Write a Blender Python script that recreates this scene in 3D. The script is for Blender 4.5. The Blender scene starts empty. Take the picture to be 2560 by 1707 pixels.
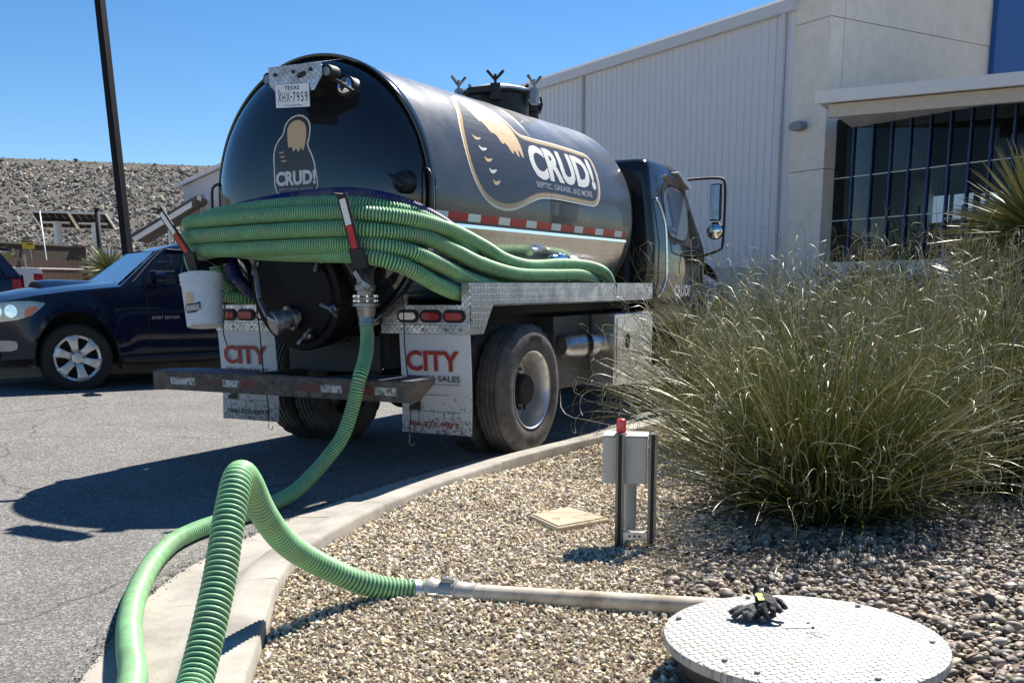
import bpy, bmesh, math, random
import numpy as np
from mathutils import Vector, Matrix
R = math.radians
random.seed(7); rng = np.random.default_rng(11)
S = bpy.context.scene
COL = S.collection

# ---------------------------------------------------------------- camera
cam_d = bpy.data.cameras.new('camera'); cam = bpy.data.objects.new('camera', cam_d); COL.objects.link(cam)
cam_d.sensor_fit = 'HORIZONTAL'; cam_d.sensor_width = 36.0; cam_d.lens = 35.05
cam_d.shift_y = 0.1430; cam_d.clip_start = 0.05; cam_d.clip_end = 3000
_f = Vector((-0.47139633, 0.85970089, -0.19672286)); _r = Vector((0.87751702, 0.47948956, -0.0073235)); _u = Vector((-0.08803054, 0.17607993, 0.98043178))
cam.matrix_world = Matrix(((_r.x, _u.x, -_f.x, 4.882), (_r.y, _u.y, -_f.y, -6.106), (_r.z, _u.z, -_f.z, 1.309), (0, 0, 0, 1)))
S.camera = cam

# ---------------------------------------------------------------- sky, sun, exposure
SUN = Vector((0.04, 0.80, 1.0)).normalized()
SUN_EL = math.asin(SUN.z); SUN_AZ = math.atan2(SUN.x, SUN.y)
world = bpy.data.worlds.new('World'); S.world = world; world.use_nodes = True
wn = world.node_tree.nodes; wl = world.node_tree.links
sky = wn.new('ShaderNodeTexSky'); sky.sky_type = 'NISHITA'; sky.sun_disc = False
sky.sun_elevation = SUN_EL; sky.sun_rotation = SUN_AZ
sky.altitude = 1200; sky.air_density = 1.0; sky.dust_density = 0.0; sky.ozone_density = 4.0
bg = wn['Background']; bg.inputs['Strength'].default_value = 0.068
hs = wn.new('ShaderNodeHueSaturation'); hs.inputs['Saturation'].default_value = 1.22; wl.new(sky.outputs[0], hs.inputs['Color']); wl.new(hs.outputs[0], bg.inputs['Color'])
sun_d = bpy.data.lights.new('sun', 'SUN'); sun_d.energy = 5.0; sun_d.angle = R(0.53); sun_d.color = (1.0, 0.955, 0.88)
sun = bpy.data.objects.new('sun', sun_d); COL.objects.link(sun)
sun.rotation_euler = (-SUN).to_track_quat('-Z', 'Y').to_euler(); sun.location = (4, 36, 40)
vs = S.view_settings; vs.view_transform = 'Standard'; vs.look = 'None'; vs.exposure = 1.0; vs.gamma = 1.0; vs.use_curve_mapping = False
S.cycles.max_bounces = 6; S.cycles.transparent_max_bounces = 16
S.cycles.caustics_reflective = False; S.cycles.caustics_refractive = False

# ---------------------------------------------------------------- helpers
class MB:
    """collects vertices and faces (and an optional grey/colour value per vertex) for ONE mesh"""
    def __init__(s): s.v = []; s.f = []; s.c = None
    def add(s, vs_, fs_):
        b = len(s.v); s.v.extend([tuple(p) for p in vs_]); s.f.extend([tuple(i + b for i in q) for q in fs_]); return s
    def box(s, x0, x1, y0, y1, z0, z1):
        return s.add([(x0,y0,z0),(x1,y0,z0),(x1,y1,z0),(x0,y1,z0),(x0,y0,z1),(x1,y0,z1),(x1,y1,z1),(x0,y1,z1)],
                     [(0,3,2,1),(4,5,6,7),(0,1,5,4),(1,2,6,5),(2,3,7,6),(3,0,4,7)])
    def obox(s, c, ax, ay, az, hx, hy, hz):
        c = Vector(c); ax = Vector(ax).normalized(); ay = Vector(ay).normalized(); az = Vector(az).normalized()
        p = [c + ax*hx*i + ay*hy*j + az*hz*k for k in (-1,1) for i,j in ((-1,-1),(1,-1),(1,1),(-1,1))]
        return s.add(p, [(0,3,2,1),(4,5,6,7),(0,1,5,4),(1,2,6,5),(2,3,7,6),(3,0,4,7)])
    def bar(s, a, b, w, h, upv=(0,0,1)):
        a = Vector(a); b = Vector(b); d = (b-a); L = d.length; d.normalize(); u = Vector(upv)
        sd = d.cross(u); sd.normalize(); u2 = sd.cross(d)
        return s.obox((a+b)/2, d, sd, u2, L/2, w/2, h/2)
    def tube(s, pts, r, n=10, caps=True, closed=False):
        P = [Vector(p) for p in pts]; m = len(P); rs = r if hasattr(r, '__len__') else [r]*m
        T = []
        for i in range(m):
            a = P[(i-1) % m] if closed else P[max(i-1,0)]; b = P[(i+1) % m] if closed else P[min(i+1,m-1)]
            t = b-a; t.normalize(); T.append(t)
        up = Vector((0,0,1)) if abs(T[0].z) < .9 else Vector((1,0,0))
        N = (up - T[0]*up.dot(T[0])).normalized(); base = len(s.v)
        for i in range(m):
            N = (N - T[i]*N.dot(T[i])).normalized(); B = T[i].cross(N)
            for k in range(n):
                a = 2*math.pi*k/n; q = P[i] + (N*math.cos(a) + B*math.sin(a))*rs[i]; s.v.append((q.x,q.y,q.z))
        for i in range(m if closed else m-1):
            i2 = (i+1) % m
            for k in range(n):
                k2 = (k+1) % n; s.f.append((base+i*n+k, base+i*n+k2, base+i2*n+k2, base+i2*n+k))
        if caps and not closed:
            s.f.append(tuple(base+k for k in reversed(range(n)))); s.f.append(tuple(base+(m-1)*n+k for k in range(n)))
        return s
    def cyl(s, a, b, r, n=16, r2=None): return s.tube([a, b], [r, r if r2 is None else r2], n)
    def lathe(s, prof, o, ax, n=32, cap0=False, cap1=False, a0=0.0, a1=2*math.pi):
        o = Vector(o); ax = Vector(ax).normalized(); t = Vector((0,0,1)) if abs(ax.z) < .9 else Vector((1,0,0))
        e1 = (t - ax*t.dot(ax)).normalized(); e2 = ax.cross(e1); base = len(s.v); full = abs(a1-a0-2*math.pi) < 1e-6; nn = n if full else n+1
        for (rr, h) in prof:
            for k in range(nn):
                a = a0 + (a1-a0)*k/n; q = o + ax*h + (e1*math.cos(a)+e2*math.sin(a))*rr; s.v.append((q.x,q.y,q.z))
        for i in range(len(prof)-1):
            for k in range(n):
                k2 = (k+1) % nn; s.f.append((base+i*nn+k, base+i*nn+k2, base+(i+1)*nn+k2, base+(i+1)*nn+k))
        if cap0: s.f.append(tuple(base+k for k in reversed(range(nn))))
        if cap1: s.f.append(tuple(base+(len(prof)-1)*nn+k for k in range(nn)))
        return s
    def prism(s, poly, fn, h0, h1):
        """poly: 2-D outline, fn(u,v,h) -> xyz"""
        n = len(poly); return s.add([fn(u,v,h0) for u,v in poly] + [fn(u,v,h1) for u,v in poly],
            [tuple(reversed(range(n))), tuple(range(n,2*n))] + [(i,(i+1)%n,n+(i+1)%n,n+i) for i in range(n)])
    def grid(s, rows):
        b = len(s.v); n = len(rows[0])
        for r_ in rows: s.v.extend([tuple(p) for p in r_])
        for i in range(len(rows)-1):
            for k in range(n-1): s.f.append((b+i*n+k, b+i*n+k+1, b+(i+1)*n+k+1, b+(i+1)*n+k))
        return s
    def build(s, name, mat=None, parent=None, smooth=False, bevel=0, fix=True, seg=2, loc=None):
        me = bpy.data.meshes.new(name); me.from_pydata(s.v, [], s.f); me.update()
        if fix:
            bm = bmesh.new(); bm.from_mesh(me); bmesh.ops.recalc_face_normals(bm, faces=bm.faces); bm.to_mesh(me); bm.free()
        o = bpy.data.objects.new(name, me); COL.objects.link(o)
        if mat: me.materials.append(mat)
        if smooth:
            me.polygons.foreach_set('use_smooth', [True]*len(me.polygons))
            if smooth != True: me.set_sharp_from_angle(angle=R(smooth))
        if bevel:
            md = o.modifiers.new('bevel', 'BEVEL'); md.width = bevel; md.segments = seg; md.limit_method = 'ANGLE'; md.angle_limit = R(40)
            me.polygons.foreach_set('use_smooth', [True]*len(me.polygons)); me.set_sharp_from_angle(angle=R(50))
            md.harden_normals = False
        if parent: o.parent = parent
        if loc: o.location = loc
        return o

def empty(name, loc=(0,0,0), rz=0.0, parent=None):
    o = bpy.data.objects.new(name, None); COL.objects.link(o); o.location = loc; o.rotation_euler = (0,0,rz); o.empty_display_size = .2
    if parent: o.parent = parent
    return o
def thing(name, label, cat, loc=(0,0,0), rz=0.0, group=None): return tag(empty(name, loc, rz), label, cat, group)
def tag(o, label=None, cat=None, group=None, kind=None):
    if label: o['label'] = label
    if cat: o['category'] = cat
    if group: o['group'] = group
    if kind: o['kind'] = kind
    return o
def copy_tree(o, parent=None):
    c = o.copy(); COL.objects.link(c)
    if parent: c.parent = parent
    for ch in list(o.children): copy_tree(ch, c)
    return c
def smooth_path(pts, step):
    """Catmull-Rom through pts, resampled at an even step"""
    P = [Vector(p) for p in pts]; P = [2*P[0]-P[1]] + P + [2*P[-1]-P[-2]]; out = []
    for i in range(1, len(P)-2):
        for k in range(40):
            t = k/40; a, b, c, d = P[i-1:i+3]
            out.append(.5*((2*b) + (c-a)*t + (2*a-5*b+4*c-d)*t*t + (3*b-a-3*c+d)*t**3))
    out.append(P[-2]); A = np.array([tuple(p) for p in out]); L = np.r_[0, np.cumsum(np.linalg.norm(np.diff(A, axis=0), axis=1))]
    n = max(2, int(L[-1]/step)); q = np.linspace(0, L[-1], n+1)
    return np.stack([np.interp(q, L, A[:,k]) for k in range(3)], 1)

# ---------------------------------------------------------------- materials
def nodes(name):
    m = bpy.data.materials.new(name); m.use_nodes = True; nt = m.node_tree; return m, nt.nodes, nt.links, nt.nodes['Principled BSDF']
def math_n(n, l, op, a, b=None, c=None):
    q = n.new('ShaderNodeMath'); q.operation = op
    for i, x in enumerate((a, b, c)):
        if x is None: continue
        if isinstance(x, (int, float)): q.inputs[i].default_value = x
        else: l.new(x, q.inputs[i])
    return q.outputs[0]
def ramp(n, l, src, stops):
    q = n.new('ShaderNodeValToRGB'); l.new(src, q.inputs[0]); e = q.color_ramp.elements
    while len(e) < len(stops): e.new(.5)
    for i, (p, c) in enumerate(stops):
        e[i].position = p; e[i].color = (c if hasattr(c, '__len__') else (c,c,c)) + (1,) if not hasattr(c, '__len__') or len(c) == 3 else c
    return q.outputs[0]
def noise(n, l, co, scale, detail=4, rough=.55):
    q = n.new('ShaderNodeTexNoise'); q.inputs['Scale'].default_value = scale; q.inputs['Detail'].default_value = detail; q.inputs['Roughness'].default_value = rough
    l.new(co, q.inputs['Vector']); return q.outputs['Fac']
def mixc(n, l, fac, a, b, mode='MIX'):
    q = n.new('ShaderNodeMix'); q.data_type = 'RGBA'; q.blend_type = mode
    for i, x in ((0, fac), (6, a), (7, b)):
        if hasattr(x, 'is_linked') or hasattr(x, 'links'): l.new(x, q.inputs[i])
        elif i == 0: q.inputs[0].default_value = x
        else: q.inputs[i].default_value = tuple(x) + (1,)
    return q.outputs[2]
def bump(n, l, b, h, strength=.3, dist=.01):
    q = n.new('ShaderNodeBump'); q.inputs['Strength'].default_value = strength; q.inputs['Distance'].default_value = dist
    l.new(h, q.inputs['Height']); l.new(q.outputs[0], b.inputs['Normal']); return q
def tc(n, kind='Object'): return n.new('ShaderNodeTexCoord').outputs[kind]
def mat(name, col, rough=.5, metal=0.0, var=.12, vscale=6.0, bmp=None, spec=.5, coat=0.0, dirt=None, rvar=.0, alpha=None):
    """plain surface: base colour broken up by two noises, optional dirt (colour, scale, amount) and bump (scale, strength, distance)"""
    m, n, l, b = nodes(name); co = tc(n)
    f1 = noise(n, l, co, vscale, 5)
    c = mixc(n, l, f1, [x*(1-var*1.6) for x in col], [min(1, x*(1+var*1.6)) for x in col])
    if dirt:
        dc, ds, da = dirt; f2 = noise(n, l, co, ds, 8, .65)
        fac = ramp(n, l, f2, [(.62-.35*da, 0.0), (.78-.25*da, 1.0)]); c = mixc(n, l, math_n(n, l, 'MULTIPLY', fac, min(1, da*1.6)), c, dc)
    l.new(c, b.inputs['Base Color']); b.inputs['Metallic'].default_value = metal; b.inputs['Roughness'].default_value = rough
    if rvar:
        f3 = noise(n, l, co, vscale*2.3, 4); l.new(math_n(n, l, 'MULTIPLY_ADD', f3, rvar*2, rough-rvar), b.inputs['Roughness'])
    b.inputs['Specular IOR Level'].default_value = spec
    if coat: b.inputs['Coat Weight'].default_value = coat; b.inputs['Coat Roughness'].default_value = .03
    if bmp: bump(n, l, b, noise(n, l, co, bmp[0], 6), bmp[1], bmp[2])
    return m
def mat_attr(name, rough=.8, spec=.3, var=.15, vscale=60.0, bmp=None, dirt=None):
    """colour read from the mesh's own 'Col' attribute (each stone, blade or rib has its own colour)"""
    m, n, l, b = nodes(name); a = n.new('ShaderNodeAttribute'); a.attribute_name = 'Col'; co = tc(n)
    f = noise(n, l, co, vscale, 4); g = ramp(n, l, f, [(.3, 1-var), (.7, 1+var)])
    c = mixc(n, l, 1.0, a.outputs['Color'], g, 'MULTIPLY')
    if dirt:
        f2 = noise(n, l, co, dirt[1], 7, .65); c = mixc(n, l, math_n(n, l, 'MULTIPLY', ramp(n, l, f2, [(.45, 0.0), (.72, 1.0)]), dirt[2]), c, dirt[0])
    l.new(c, b.inputs['Base Color'])
    b.inputs['Roughness'].default_value = rough; b.inputs['Specular IOR Level'].default_value = spec
    if bmp: bump(n, l, b, noise(n, l, co, bmp[0], 5), bmp[1], bmp[2])
    return m
def mat_diamond(name, col, plane, scale, rough=.3, metal=1.0, strength=.8, dirt=.25, dcol=(.12,.1,.08), bdist=.004):
    """tread plate: raised lozenges alternating in direction"""
    m, n, l, b = nodes(name); co = tc(n); sp = n.new('ShaderNodeSeparateXYZ'); l.new(co, sp.inputs[0])
    a, c = {'XZ': (0,2), 'YZ': (1,2), 'XY': (0,1)}[plane]
    p, q = sp.outputs[a], sp.outputs[c]; k = scale*.7071
    U = math_n(n, l, 'MULTIPLY', math_n(n, l, 'ADD', p, q), k); V = math_n(n, l, 'MULTIPLY', math_n(n, l, 'SUBTRACT', p, q), k)
    par = math_n(n, l, 'MODULO', math_n(n, l, 'ADD', math_n(n, l, 'ADD', math_n(n, l, 'FLOOR', U), math_n(n, l, 'FLOOR', V)), 4000.0), 2.0)
    fu = math_n(n, l, 'SUBTRACT', math_n(n, l, 'FRACT', U), .5); fv = math_n(n, l, 'SUBTRACT', math_n(n, l, 'FRACT', V), .5)
    ip = math_n(n, l, 'SUBTRACT', 1.0, par)
    A = math_n(n, l, 'ADD', math_n(n, l, 'MULTIPLY', fu, par), math_n(n, l, 'MULTIPLY', fv, ip))
    B = math_n(n, l, 'ADD', math_n(n, l, 'MULTIPLY', fv, par), math_n(n, l, 'MULTIPLY', fu, ip))
    dA = math_n(n, l, 'POWER', math_n(n, l, 'ABSOLUTE', math_n(n, l, 'DIVIDE', A, .5)), 2.0); dB = math_n(n, l, 'POWER', math_n(n, l, 'ABSOLUTE', math_n(n, l, 'DIVIDE', B, .17)), 2.0)
    h = ramp(n, l, math_n(n, l, 'ADD', dA, dB), [(.25, 1.0), (1.0, 0.0)])
    bump(n, l, b, h, strength, bdist)
    f = noise(n, l, co, 7, 8, .65); fac = ramp(n, l, f, [(.55-.3*dirt, 0.0), (.8-.2*dirt, 1.0)])
    f2 = noise(n, l, co, 2.3, 3); base = mixc(n, l, f2, [x*.85 for x in col], [min(1, x*1.1) for x in col])
    l.new(mixc(n, l, math_n(n, l, 'MULTIPLY', fac, dirt), base, dcol), b.inputs['Base Color'])
    l.new(math_n(n, l, 'SUBTRACT', metal, math_n(n, l, 'MULTIPLY', fac, dirt)), b.inputs['Metallic']) if metal else None
    l.new(math_n(n, l, 'MULTIPLY_ADD', fac, .3*dirt+.05, rough), b.inputs['Roughness'])
    return m

# ---------------------------------------------------------------- lettering: glyph outlines turned into flat meshes
def glyphs(s, bold=0.0, sp=1.0, res=3):
    c = bpy.data.curves.new('t', 'FONT'); c.body = s; c.size = 1; c.offset = bold; c.resolution_u = res; c.space_character = sp
    o = bpy.data.objects.new('t', c); COL.objects.link(o); dg = bpy.context.evaluated_depsgraph_get(); e = o.evaluated_get(dg); me = e.to_mesh()
    v = np.array([p.co[:2] for p in me.vertices]); f = [tuple(p.vertices) for p in me.polygons]; e.to_mesh_clear()
    bpy.data.objects.remove(o); bpy.data.curves.remove(c)
    lo = v.min(0); hi = v.max(0); return (v-lo)/(hi-lo), f
TXT = {k: glyphs(k.split('|')[0], bo, sp) for k, bo, sp in (('CITY', .03, 1.0), ('TRUCK SALES', .012, 1.0), ('786-723-9977', .018, 1.0), ('TEXAS', .015, 1.1), ('XHX', 0, 1.25), ('7959', 0, 1.25),
    ('The Lone Star State', 0, 1.0), ('SEPTIC,', .014, 1.0), ('GREASE,', .014, 1.0), ('AND', .014, 1.0), ('MORE', .014, 1.0), ('AVANTECH', .015, 1.2), ('SPORT EDITION', .01, 1.2), ('CHIHUAHUAS', .03, .95), ('CRUD!', .045, 1.0))}
def letters(name, key, fn, w, h, m, parent, cut=None):
    """fn(u,v) -> xyz for u in 0..w, v in 0..h"""
    v, f = TXT[key]; me = bpy.data.meshes.new(name); bm = bmesh.new()
    vv = [bm.verts.new((p[0]*w, p[1]*h, 0)) for p in v]
    for q in f:
        try: bm.faces.new([vv[i] for i in q])
        except ValueError: pass
    if cut:
        for ax, L in ((0, w), (1, h)):
            for k in range(1, int(L/cut)+1):
                nrm = (1,0,0) if ax == 0 else (0,1,0); co = (k*cut,0,0) if ax == 0 else (0,k*cut,0)
                bmesh.ops.bisect_plane(bm, geom=bm.verts[:]+bm.edges[:]+bm.faces[:], plane_co=co, plane_no=nrm)
    for p in bm.verts: p.co = fn(p.co.x, p.co.y)
    bm.to_mesh(me); bm.free(); o = bpy.data.objects.new(name, me); COL.objects.link(o); me.materials.append(m); o.parent = parent; return o
def decal(name, poly, fn, m, parent, cut=None):
    """flat printed area bounded by a polygon, laid on a surface by fn(u,v)"""
    bm = bmesh.new(); bm.faces.new([bm.verts.new((u,v,0)) for u,v in poly]); bmesh.ops.triangulate(bm, faces=bm.faces[:])
    if cut:
        P = np.array(poly)
        for ax in (0,1):
            for k in np.arange(P[:,ax].min()+cut, P[:,ax].max(), cut):
                bmesh.ops.bisect_plane(bm, geom=bm.verts[:]+bm.edges[:]+bm.faces[:], plane_co=(k,0,0) if ax == 0 else (0,k,0), plane_no=(1,0,0) if ax == 0 else (0,1,0))
    for p in bm.verts: p.co = fn(p.co.x, p.co.y)
    me = bpy.data.meshes.new(name); bm.to_mesh(me); bm.free(); o = bpy.data.objects.new(name, me); COL.objects.link(o); me.materials.append(m)
    if parent: o.parent = parent
    return o
def smooth_poly(poly, k=3):
    """Chaikin corner cutting"""
    for _ in range(k):
        q = []
        for i in range(len(poly)):
            a = poly[i]; b = poly[(i+1) % len(poly)]
            q += [(a[0]*.75+b[0]*.25, a[1]*.75+b[1]*.25), (a[0]*.25+b[0]*.75, a[1]*.25+b[1]*.75)]
        poly = q
    return poly
# ================================================================ setting
def road_z(x): return min(.35, .04*max(0.0, -1.5-x))
def m_asphalt():
    m, n, l, b = nodes('asphalt'); co = tc(n)
    f = noise(n, l, co, 230, 3, .7); g = noise(n, l, co, 1.1, 6, .6); v = n.new('ShaderNodeTexVoronoi'); v.inputs['Scale'].default_value = 95; l.new(co, v.inputs['Vector'])
    sp = ramp(n, l, v.outputs['Color'], [(.2, .6), (.62, 1.0), (.9, 1.75)])
    c = ramp(n, l, f, [(.3, (.09,.086,.080)), (.5, (.185,.176,.164)), (.72, (.33,.315,.292))])
    c = mixc(n, l, 1.0, c, sp, 'MULTIPLY')
    c = mixc(n, l, 1.0, c, ramp(n, l, g, [(.3, .82), (.5, 1.0), (.72, 1.14)]), 'MULTIPLY')
    # thin sealed cracks
    w = n.new('ShaderNodeTexVoronoi'); w.feature = 'DISTANCE_TO_EDGE'; w.inputs['Scale'].default_value = .34
    mp = n.new('ShaderNodeVectorMath'); mp.operation = 'MULTIPLY_ADD'; nz = n.new('ShaderNodeTexNoise'); nz.inputs['Scale'].default_value = 1.7; nz.inputs['Detail'].default_value = 5; l.new(co, nz.inputs['Vector'])
    l.new(nz.outputs['Color'], mp.inputs[0]); mp.inputs[1].default_value = (.7,.7,0); l.new(co, mp.inputs[2]); l.new(mp.outputs[0], w.inputs['Vector'])
    ck = ramp(n, l, w.outputs['Distance'], [(.0, .45), (.0045, 1.0)]); c = mixc(n, l, 1.0, c, ck, 'MULTIPLY')
    l.new(c, b.inputs['Base Color']); b.inputs['Roughness'].default_value = .9; b.inputs['Specular IOR Level'].default_value = .25
    bump(n, l, b, math_n(n, l, 'ADD', math_n(n, l, 'MULTIPLY', f, .5), v.outputs['Distance']), .7, .006); return m
def m_concrete(name, col, amt=.3):
    m, n, l, b = nodes(name); co = tc(n); f = noise(n, l, co, 140, 4, .7); g = noise(n, l, co, 2.6, 7, .65); h = noise(n, l, co, 11, 5)
    c = mixc(n, l, 1.0, tuple(col), ramp(n, l, f, [(.3, .8), (.7, 1.12)]), 'MULTIPLY')
    c = mixc(n, l, 1.0, c, ramp(n, l, g, [(.3, 1-amt), (.55, 1.0), (.75, 1.08)]), 'MULTIPLY')
    c = mixc(n, l, ramp(n, l, h, [(.62, 0.0), (.75, .5)]), c, [x*.62 for x in col])
    v = n.new('ShaderNodeTexVoronoi'); v.inputs['Scale'].default_value = 34; l.new(co, v.inputs['Vector']); pit = ramp(n, l, v.outputs['Distance'], [(.03, .6), (.09, 1.0)])
    c = mixc(n, l, 1.0, c, pit, 'MULTIPLY')
    l.new(c, b.inputs['Base Color']); b.inputs['Roughness'].default_value = .88; b.inputs['Specular IOR Level'].default_value = .25; bump(n, l, b, f, .25, .004); return m
M_ASPH = m_asphalt(); M_CONC = m_concrete('kerb concrete', (.42,.385,.33), .42); M_CONC2 = m_concrete('walk concrete', (.52,.48,.42))
M_DIRT = mat('desert ground', (.30,.25,.19), .95, var=.2, vscale=3, bmp=(30, .4, .02))
M_BED = mat('gravel bed', (.16,.125,.085), .95, var=.35, vscale=55, bmp=(60, .8, .01))

mb = MB(); mb.add([(-700,-500,-.06),(700,-500,-.06),(700,900,-.06),(-700,900,-.06)], [(0,1,2,3)])
tag(mb.build('ground', M_DIRT), 'bare tan desert ground around the site', 'ground', kind='structure')
xs = [-8.6,-7,-6,-5,-4,-3,-2.2,-1.5,-.8,0,.7,1.4,2.1,3,5,9]
mb = MB(); mb.grid([[(x, y, road_z(x)) for x in xs] for y in (-30,-20,-12,-6,-3,0,3,6,9,12,18,26,40)])
tag(mb.build('road', M_ASPH), 'grey asphalt drive under the truck', 'road', kind='structure')

# kerb with gutter pan: one cast section after another along the island edge
KP = smooth_path([(4.3,-6.1,0),(3.85,-5.45,0),(3.3,-4.7,0),(2.77,-3.98,0),(2.45,-3.54,0),(2.1,-3.06,0),(1.87,-2.63,0),(1.73,-2.15,0),(1.63,-1.65,0),(1.565,-1.04,0),(1.545,-.17,0),(1.6,.62,0),(1.69,1.3,0),(1.79,2.07,0),(1.88,3.2,0),(1.97,5,0),(2.0,9,0),(2.0,18,0)], .03)
prof = [(0,-.03),(0,.112),(.006,.124),(.018,.13),(.12,.127),(.15,.122),(.18,.108),(.225,.067),(.26,.042),(.31,.028),(.6,.006),(.615,-.03)]
tk = np.gradient(KP, axis=0); tk /= np.linalg.norm(tk, axis=1)[:,None]; nk = np.stack([-tk[:,1], tk[:,0], 0*tk[:,0]], 1)
LK = np.r_[0, np.cumsum(np.linalg.norm(np.diff(KP, axis=0), axis=1))]
j1 = LK[np.argmin(np.hypot(KP[:,0]-2.1, KP[:,1]+3.06))]
kerb = tag(empty('kerb', (0,0,0)), 'pale concrete kerb and gutter curving round the gravel island', 'kerb', kind='structure')
k0 = j1-1.5*2
while k0 < 16:
    k1 = k0+1.5; qs = np.linspace(max(0,k0)+.0022, min(k1, LK[-1])-.0022, 26)
    if k1 > .1:
        mb = MB(); wob = [random.uniform(-.0015,.0015) for _ in prof]
        it = lambda A, q: np.array([np.interp(q, LK, A[:,j]) for j in range(3)])
        mb.grid([[tuple(it(KP,q) + it(nk,q)*d + np.array([0,0,z+w])) for (d,z),w in zip(prof, wob)] for q in qs])
        n_ = len(prof); m_ = len(mb.v)//n_; mb.f += [tuple(range(n_)), tuple(range((m_-1)*n_, m_*n_))]
        mb.build('kerb_section', M_CONC, kerb, smooth=35)
    k0 = k1
# island bed
def kx(y): return float(np.interp(y, KP[:,1], KP[:,0]))
mb = MB(); ys = list(np.arange(-6.0, 18, .25))
def bed_z(x, y): return .062 + .012*math.sin(x*2.1+y*1.3) + .03*min(1, max(0, (x-kx(y))*.35)) + .012*math.sin(y*3.1-x)
mb.grid([[(kx(y)-.004 + d, y, bed_z(kx(y)+d, y) if d > .01 else .06) for d in (0,.02,.2,.4,.7,1,1.4,1.8,2.3,3,4,6,9,14)] for y in ys])
tag(mb.build('gravel_bed', M_BED, smooth=True), 'bed of the gravel island beside the drive', 'ground', kind='structure')

# loose stones
def rock_templates(n, npts, rnd, flat=(.55,1.0), seed=3):
    rr = np.random.default_rng(seed); out = []
    for k in range(n):
        bm = bmesh.new(); p = rr.normal(size=(npts,3)); p /= np.linalg.norm(p, axis=1)[:,None]; p *= (1-rnd*rr.random((npts,1))); p *= np.array([1, rr.uniform(.6,.95), rr.uniform(*flat)])
        for q in p: bm.verts.new(q)
        g = bmesh.ops.convex_hull(bm, input=bm.verts); bmesh.ops.delete(bm, geom=[v for v in bm.verts if not v.link_faces], context='VERTS'); bmesh.ops.triangulate(bm, faces=bm.faces[:]); bm.verts.index_update()
        out.append((np.array([v.co[:] for v in bm.verts]), np.array([[v.index for v in f.verts] for f in bm.faces]))); bm.free()
    return out
def scatter(name, pts, size, col, tmpl, mat_, tilt=.6, parent=None, smooth=False):
    V = []; F = []; Cc = []; base = 0; k = len(pts); which = rng.integers(0, len(tmpl), k)
    for t, (tv, tf) in enumerate(tmpl):
        ii = np.where(which == t)[0]
        if not len(ii): continue
        a = rng.uniform(0, 2*np.pi, len(ii)); b = rng.normal(0, tilt, len(ii)); g = rng.normal(0, tilt, len(ii))
        ca, sa, cb, sb, cg, sg = np.cos(a), np.sin(a), np.cos(b), np.sin(b), np.cos(g), np.sin(g); z = 0*a; o = 1+z
        Rz = np.array([[ca,-sa,z],[sa,ca,z],[z,z,o]]).transpose(2,0,1); Rx = np.array([[o,z,z],[z,cb,-sb],[z,sb,cb]]).transpose(2,0,1); Ry = np.array([[cg,z,sg],[z,o,z],[-sg,z,cg]]).transpose(2,0,1)
        M3 = Rz@Rx@Ry; vv = np.einsum('nij,vj->nvi', M3, tv)*size[ii][:,None,None] + pts[ii][:,None,:]
        nv = len(tv); V.append(vv.reshape(-1,3)); F.append((tf[None]+base+(np.arange(len(ii))*nv)[:,None,None]).reshape(-1,3)); Cc.append(np.repeat(col[ii], nv, axis=0)); base += nv*len(ii)
    V = np.concatenate(V); F = np.concatenate(F); Cc = np.concatenate(Cc)
    me = bpy.data.meshes.new(name); me.vertices.add(len(V)); me.vertices.foreach_set('co', V.astype(np.float32).ravel()); nf = len(F)
    me.loops.add(nf*3); me.loops.foreach_set('vertex_index', F.astype(np.int32).ravel()); me.polygons.add(nf); me.polygons.foreach_set('loop_start', np.arange(0, nf*3, 3, dtype=np.int32))
    me.update(calc_edges=True); at = me.attributes.new('Col', 'FLOAT_COLOR', 'POINT'); at.data.foreach_set('color', np.c_[Cc, np.ones(len(Cc))].astype(np.float32).ravel())
    me.polygons.foreach_set('use_smooth', np.full(nf, smooth)); me.materials.append(mat_)
    o = bpy.data.objects.new(name, me); COL.objects.link(o)
    if parent: o.parent = parent
    return o
def palette(n, cols, w, jit=.12):
    c = np.array(cols)[rng.choice(len(cols), n, p=np.array(w)/sum(w))]; return np.clip(c*(1+rng.normal(0, jit, (n,1)))*(1+rng.normal(0, jit*.25, (n,3))), .01, .9)
M_STONE = mat_attr('gravel stone', .85, .25, .2, 120); M_RIVER = mat_attr('river stone', .6, .4, .22, 70)
ROCK = rock_templates(14, 11, .28); PEB = []
for k in range(8):
    bm = bmesh.new(); bmesh.ops.create_icosphere(bm, subdivisions=2, radius=1); r_ = np.random.default_rng(k+40); sc = np.array([1, r_.uniform(.6,.85), r_.uniform(.38,.6)])
    PEB.append((np.array([v.co[:] for v in bm.verts])*sc*(1+r_.normal(0,.06,(42,1))), np.array([[v.index for v in f.verts] for f in bm.faces]))); bm.free()
RIPR = rock_templates(8, 8, .25, (.6,1.0), 21)
CP = np.array([4.882,-6.106])
def island_points(step, y0, y1, x1):
    g = np.mgrid[1.3:x1:step, y0:y1:step].reshape(2,-1).T; g += rng.uniform(-.55,.55,g.shape)*step
    kxx = np.interp(g[:,1], KP[:,1], KP[:,0]); g = g[g[:,0] > kxx+.012]
    d = g-CP; fw = d@np.array([-.481,.877]); rt = d@np.array([.877,.481]); return g[(fw > 2.0) & (rt > -.62*fw-.55) & (rt < .60*fw+1.0)]
def river_zone(g):     # river stone lies right of the tan gravel, round the grass and past the lid
    e = 3.55 + .10*np.sin(g[:,1]*4)+.08*np.sin(g[:,1]*9+1) - .22*(g[:,1]+2.2); return g[:,0] - np.where(g[:,1] < -2.5, 4.45+.35*(-2.5-g[:,1]), np.where(g[:,1] > -.9, 3.05, e+.1))
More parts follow.
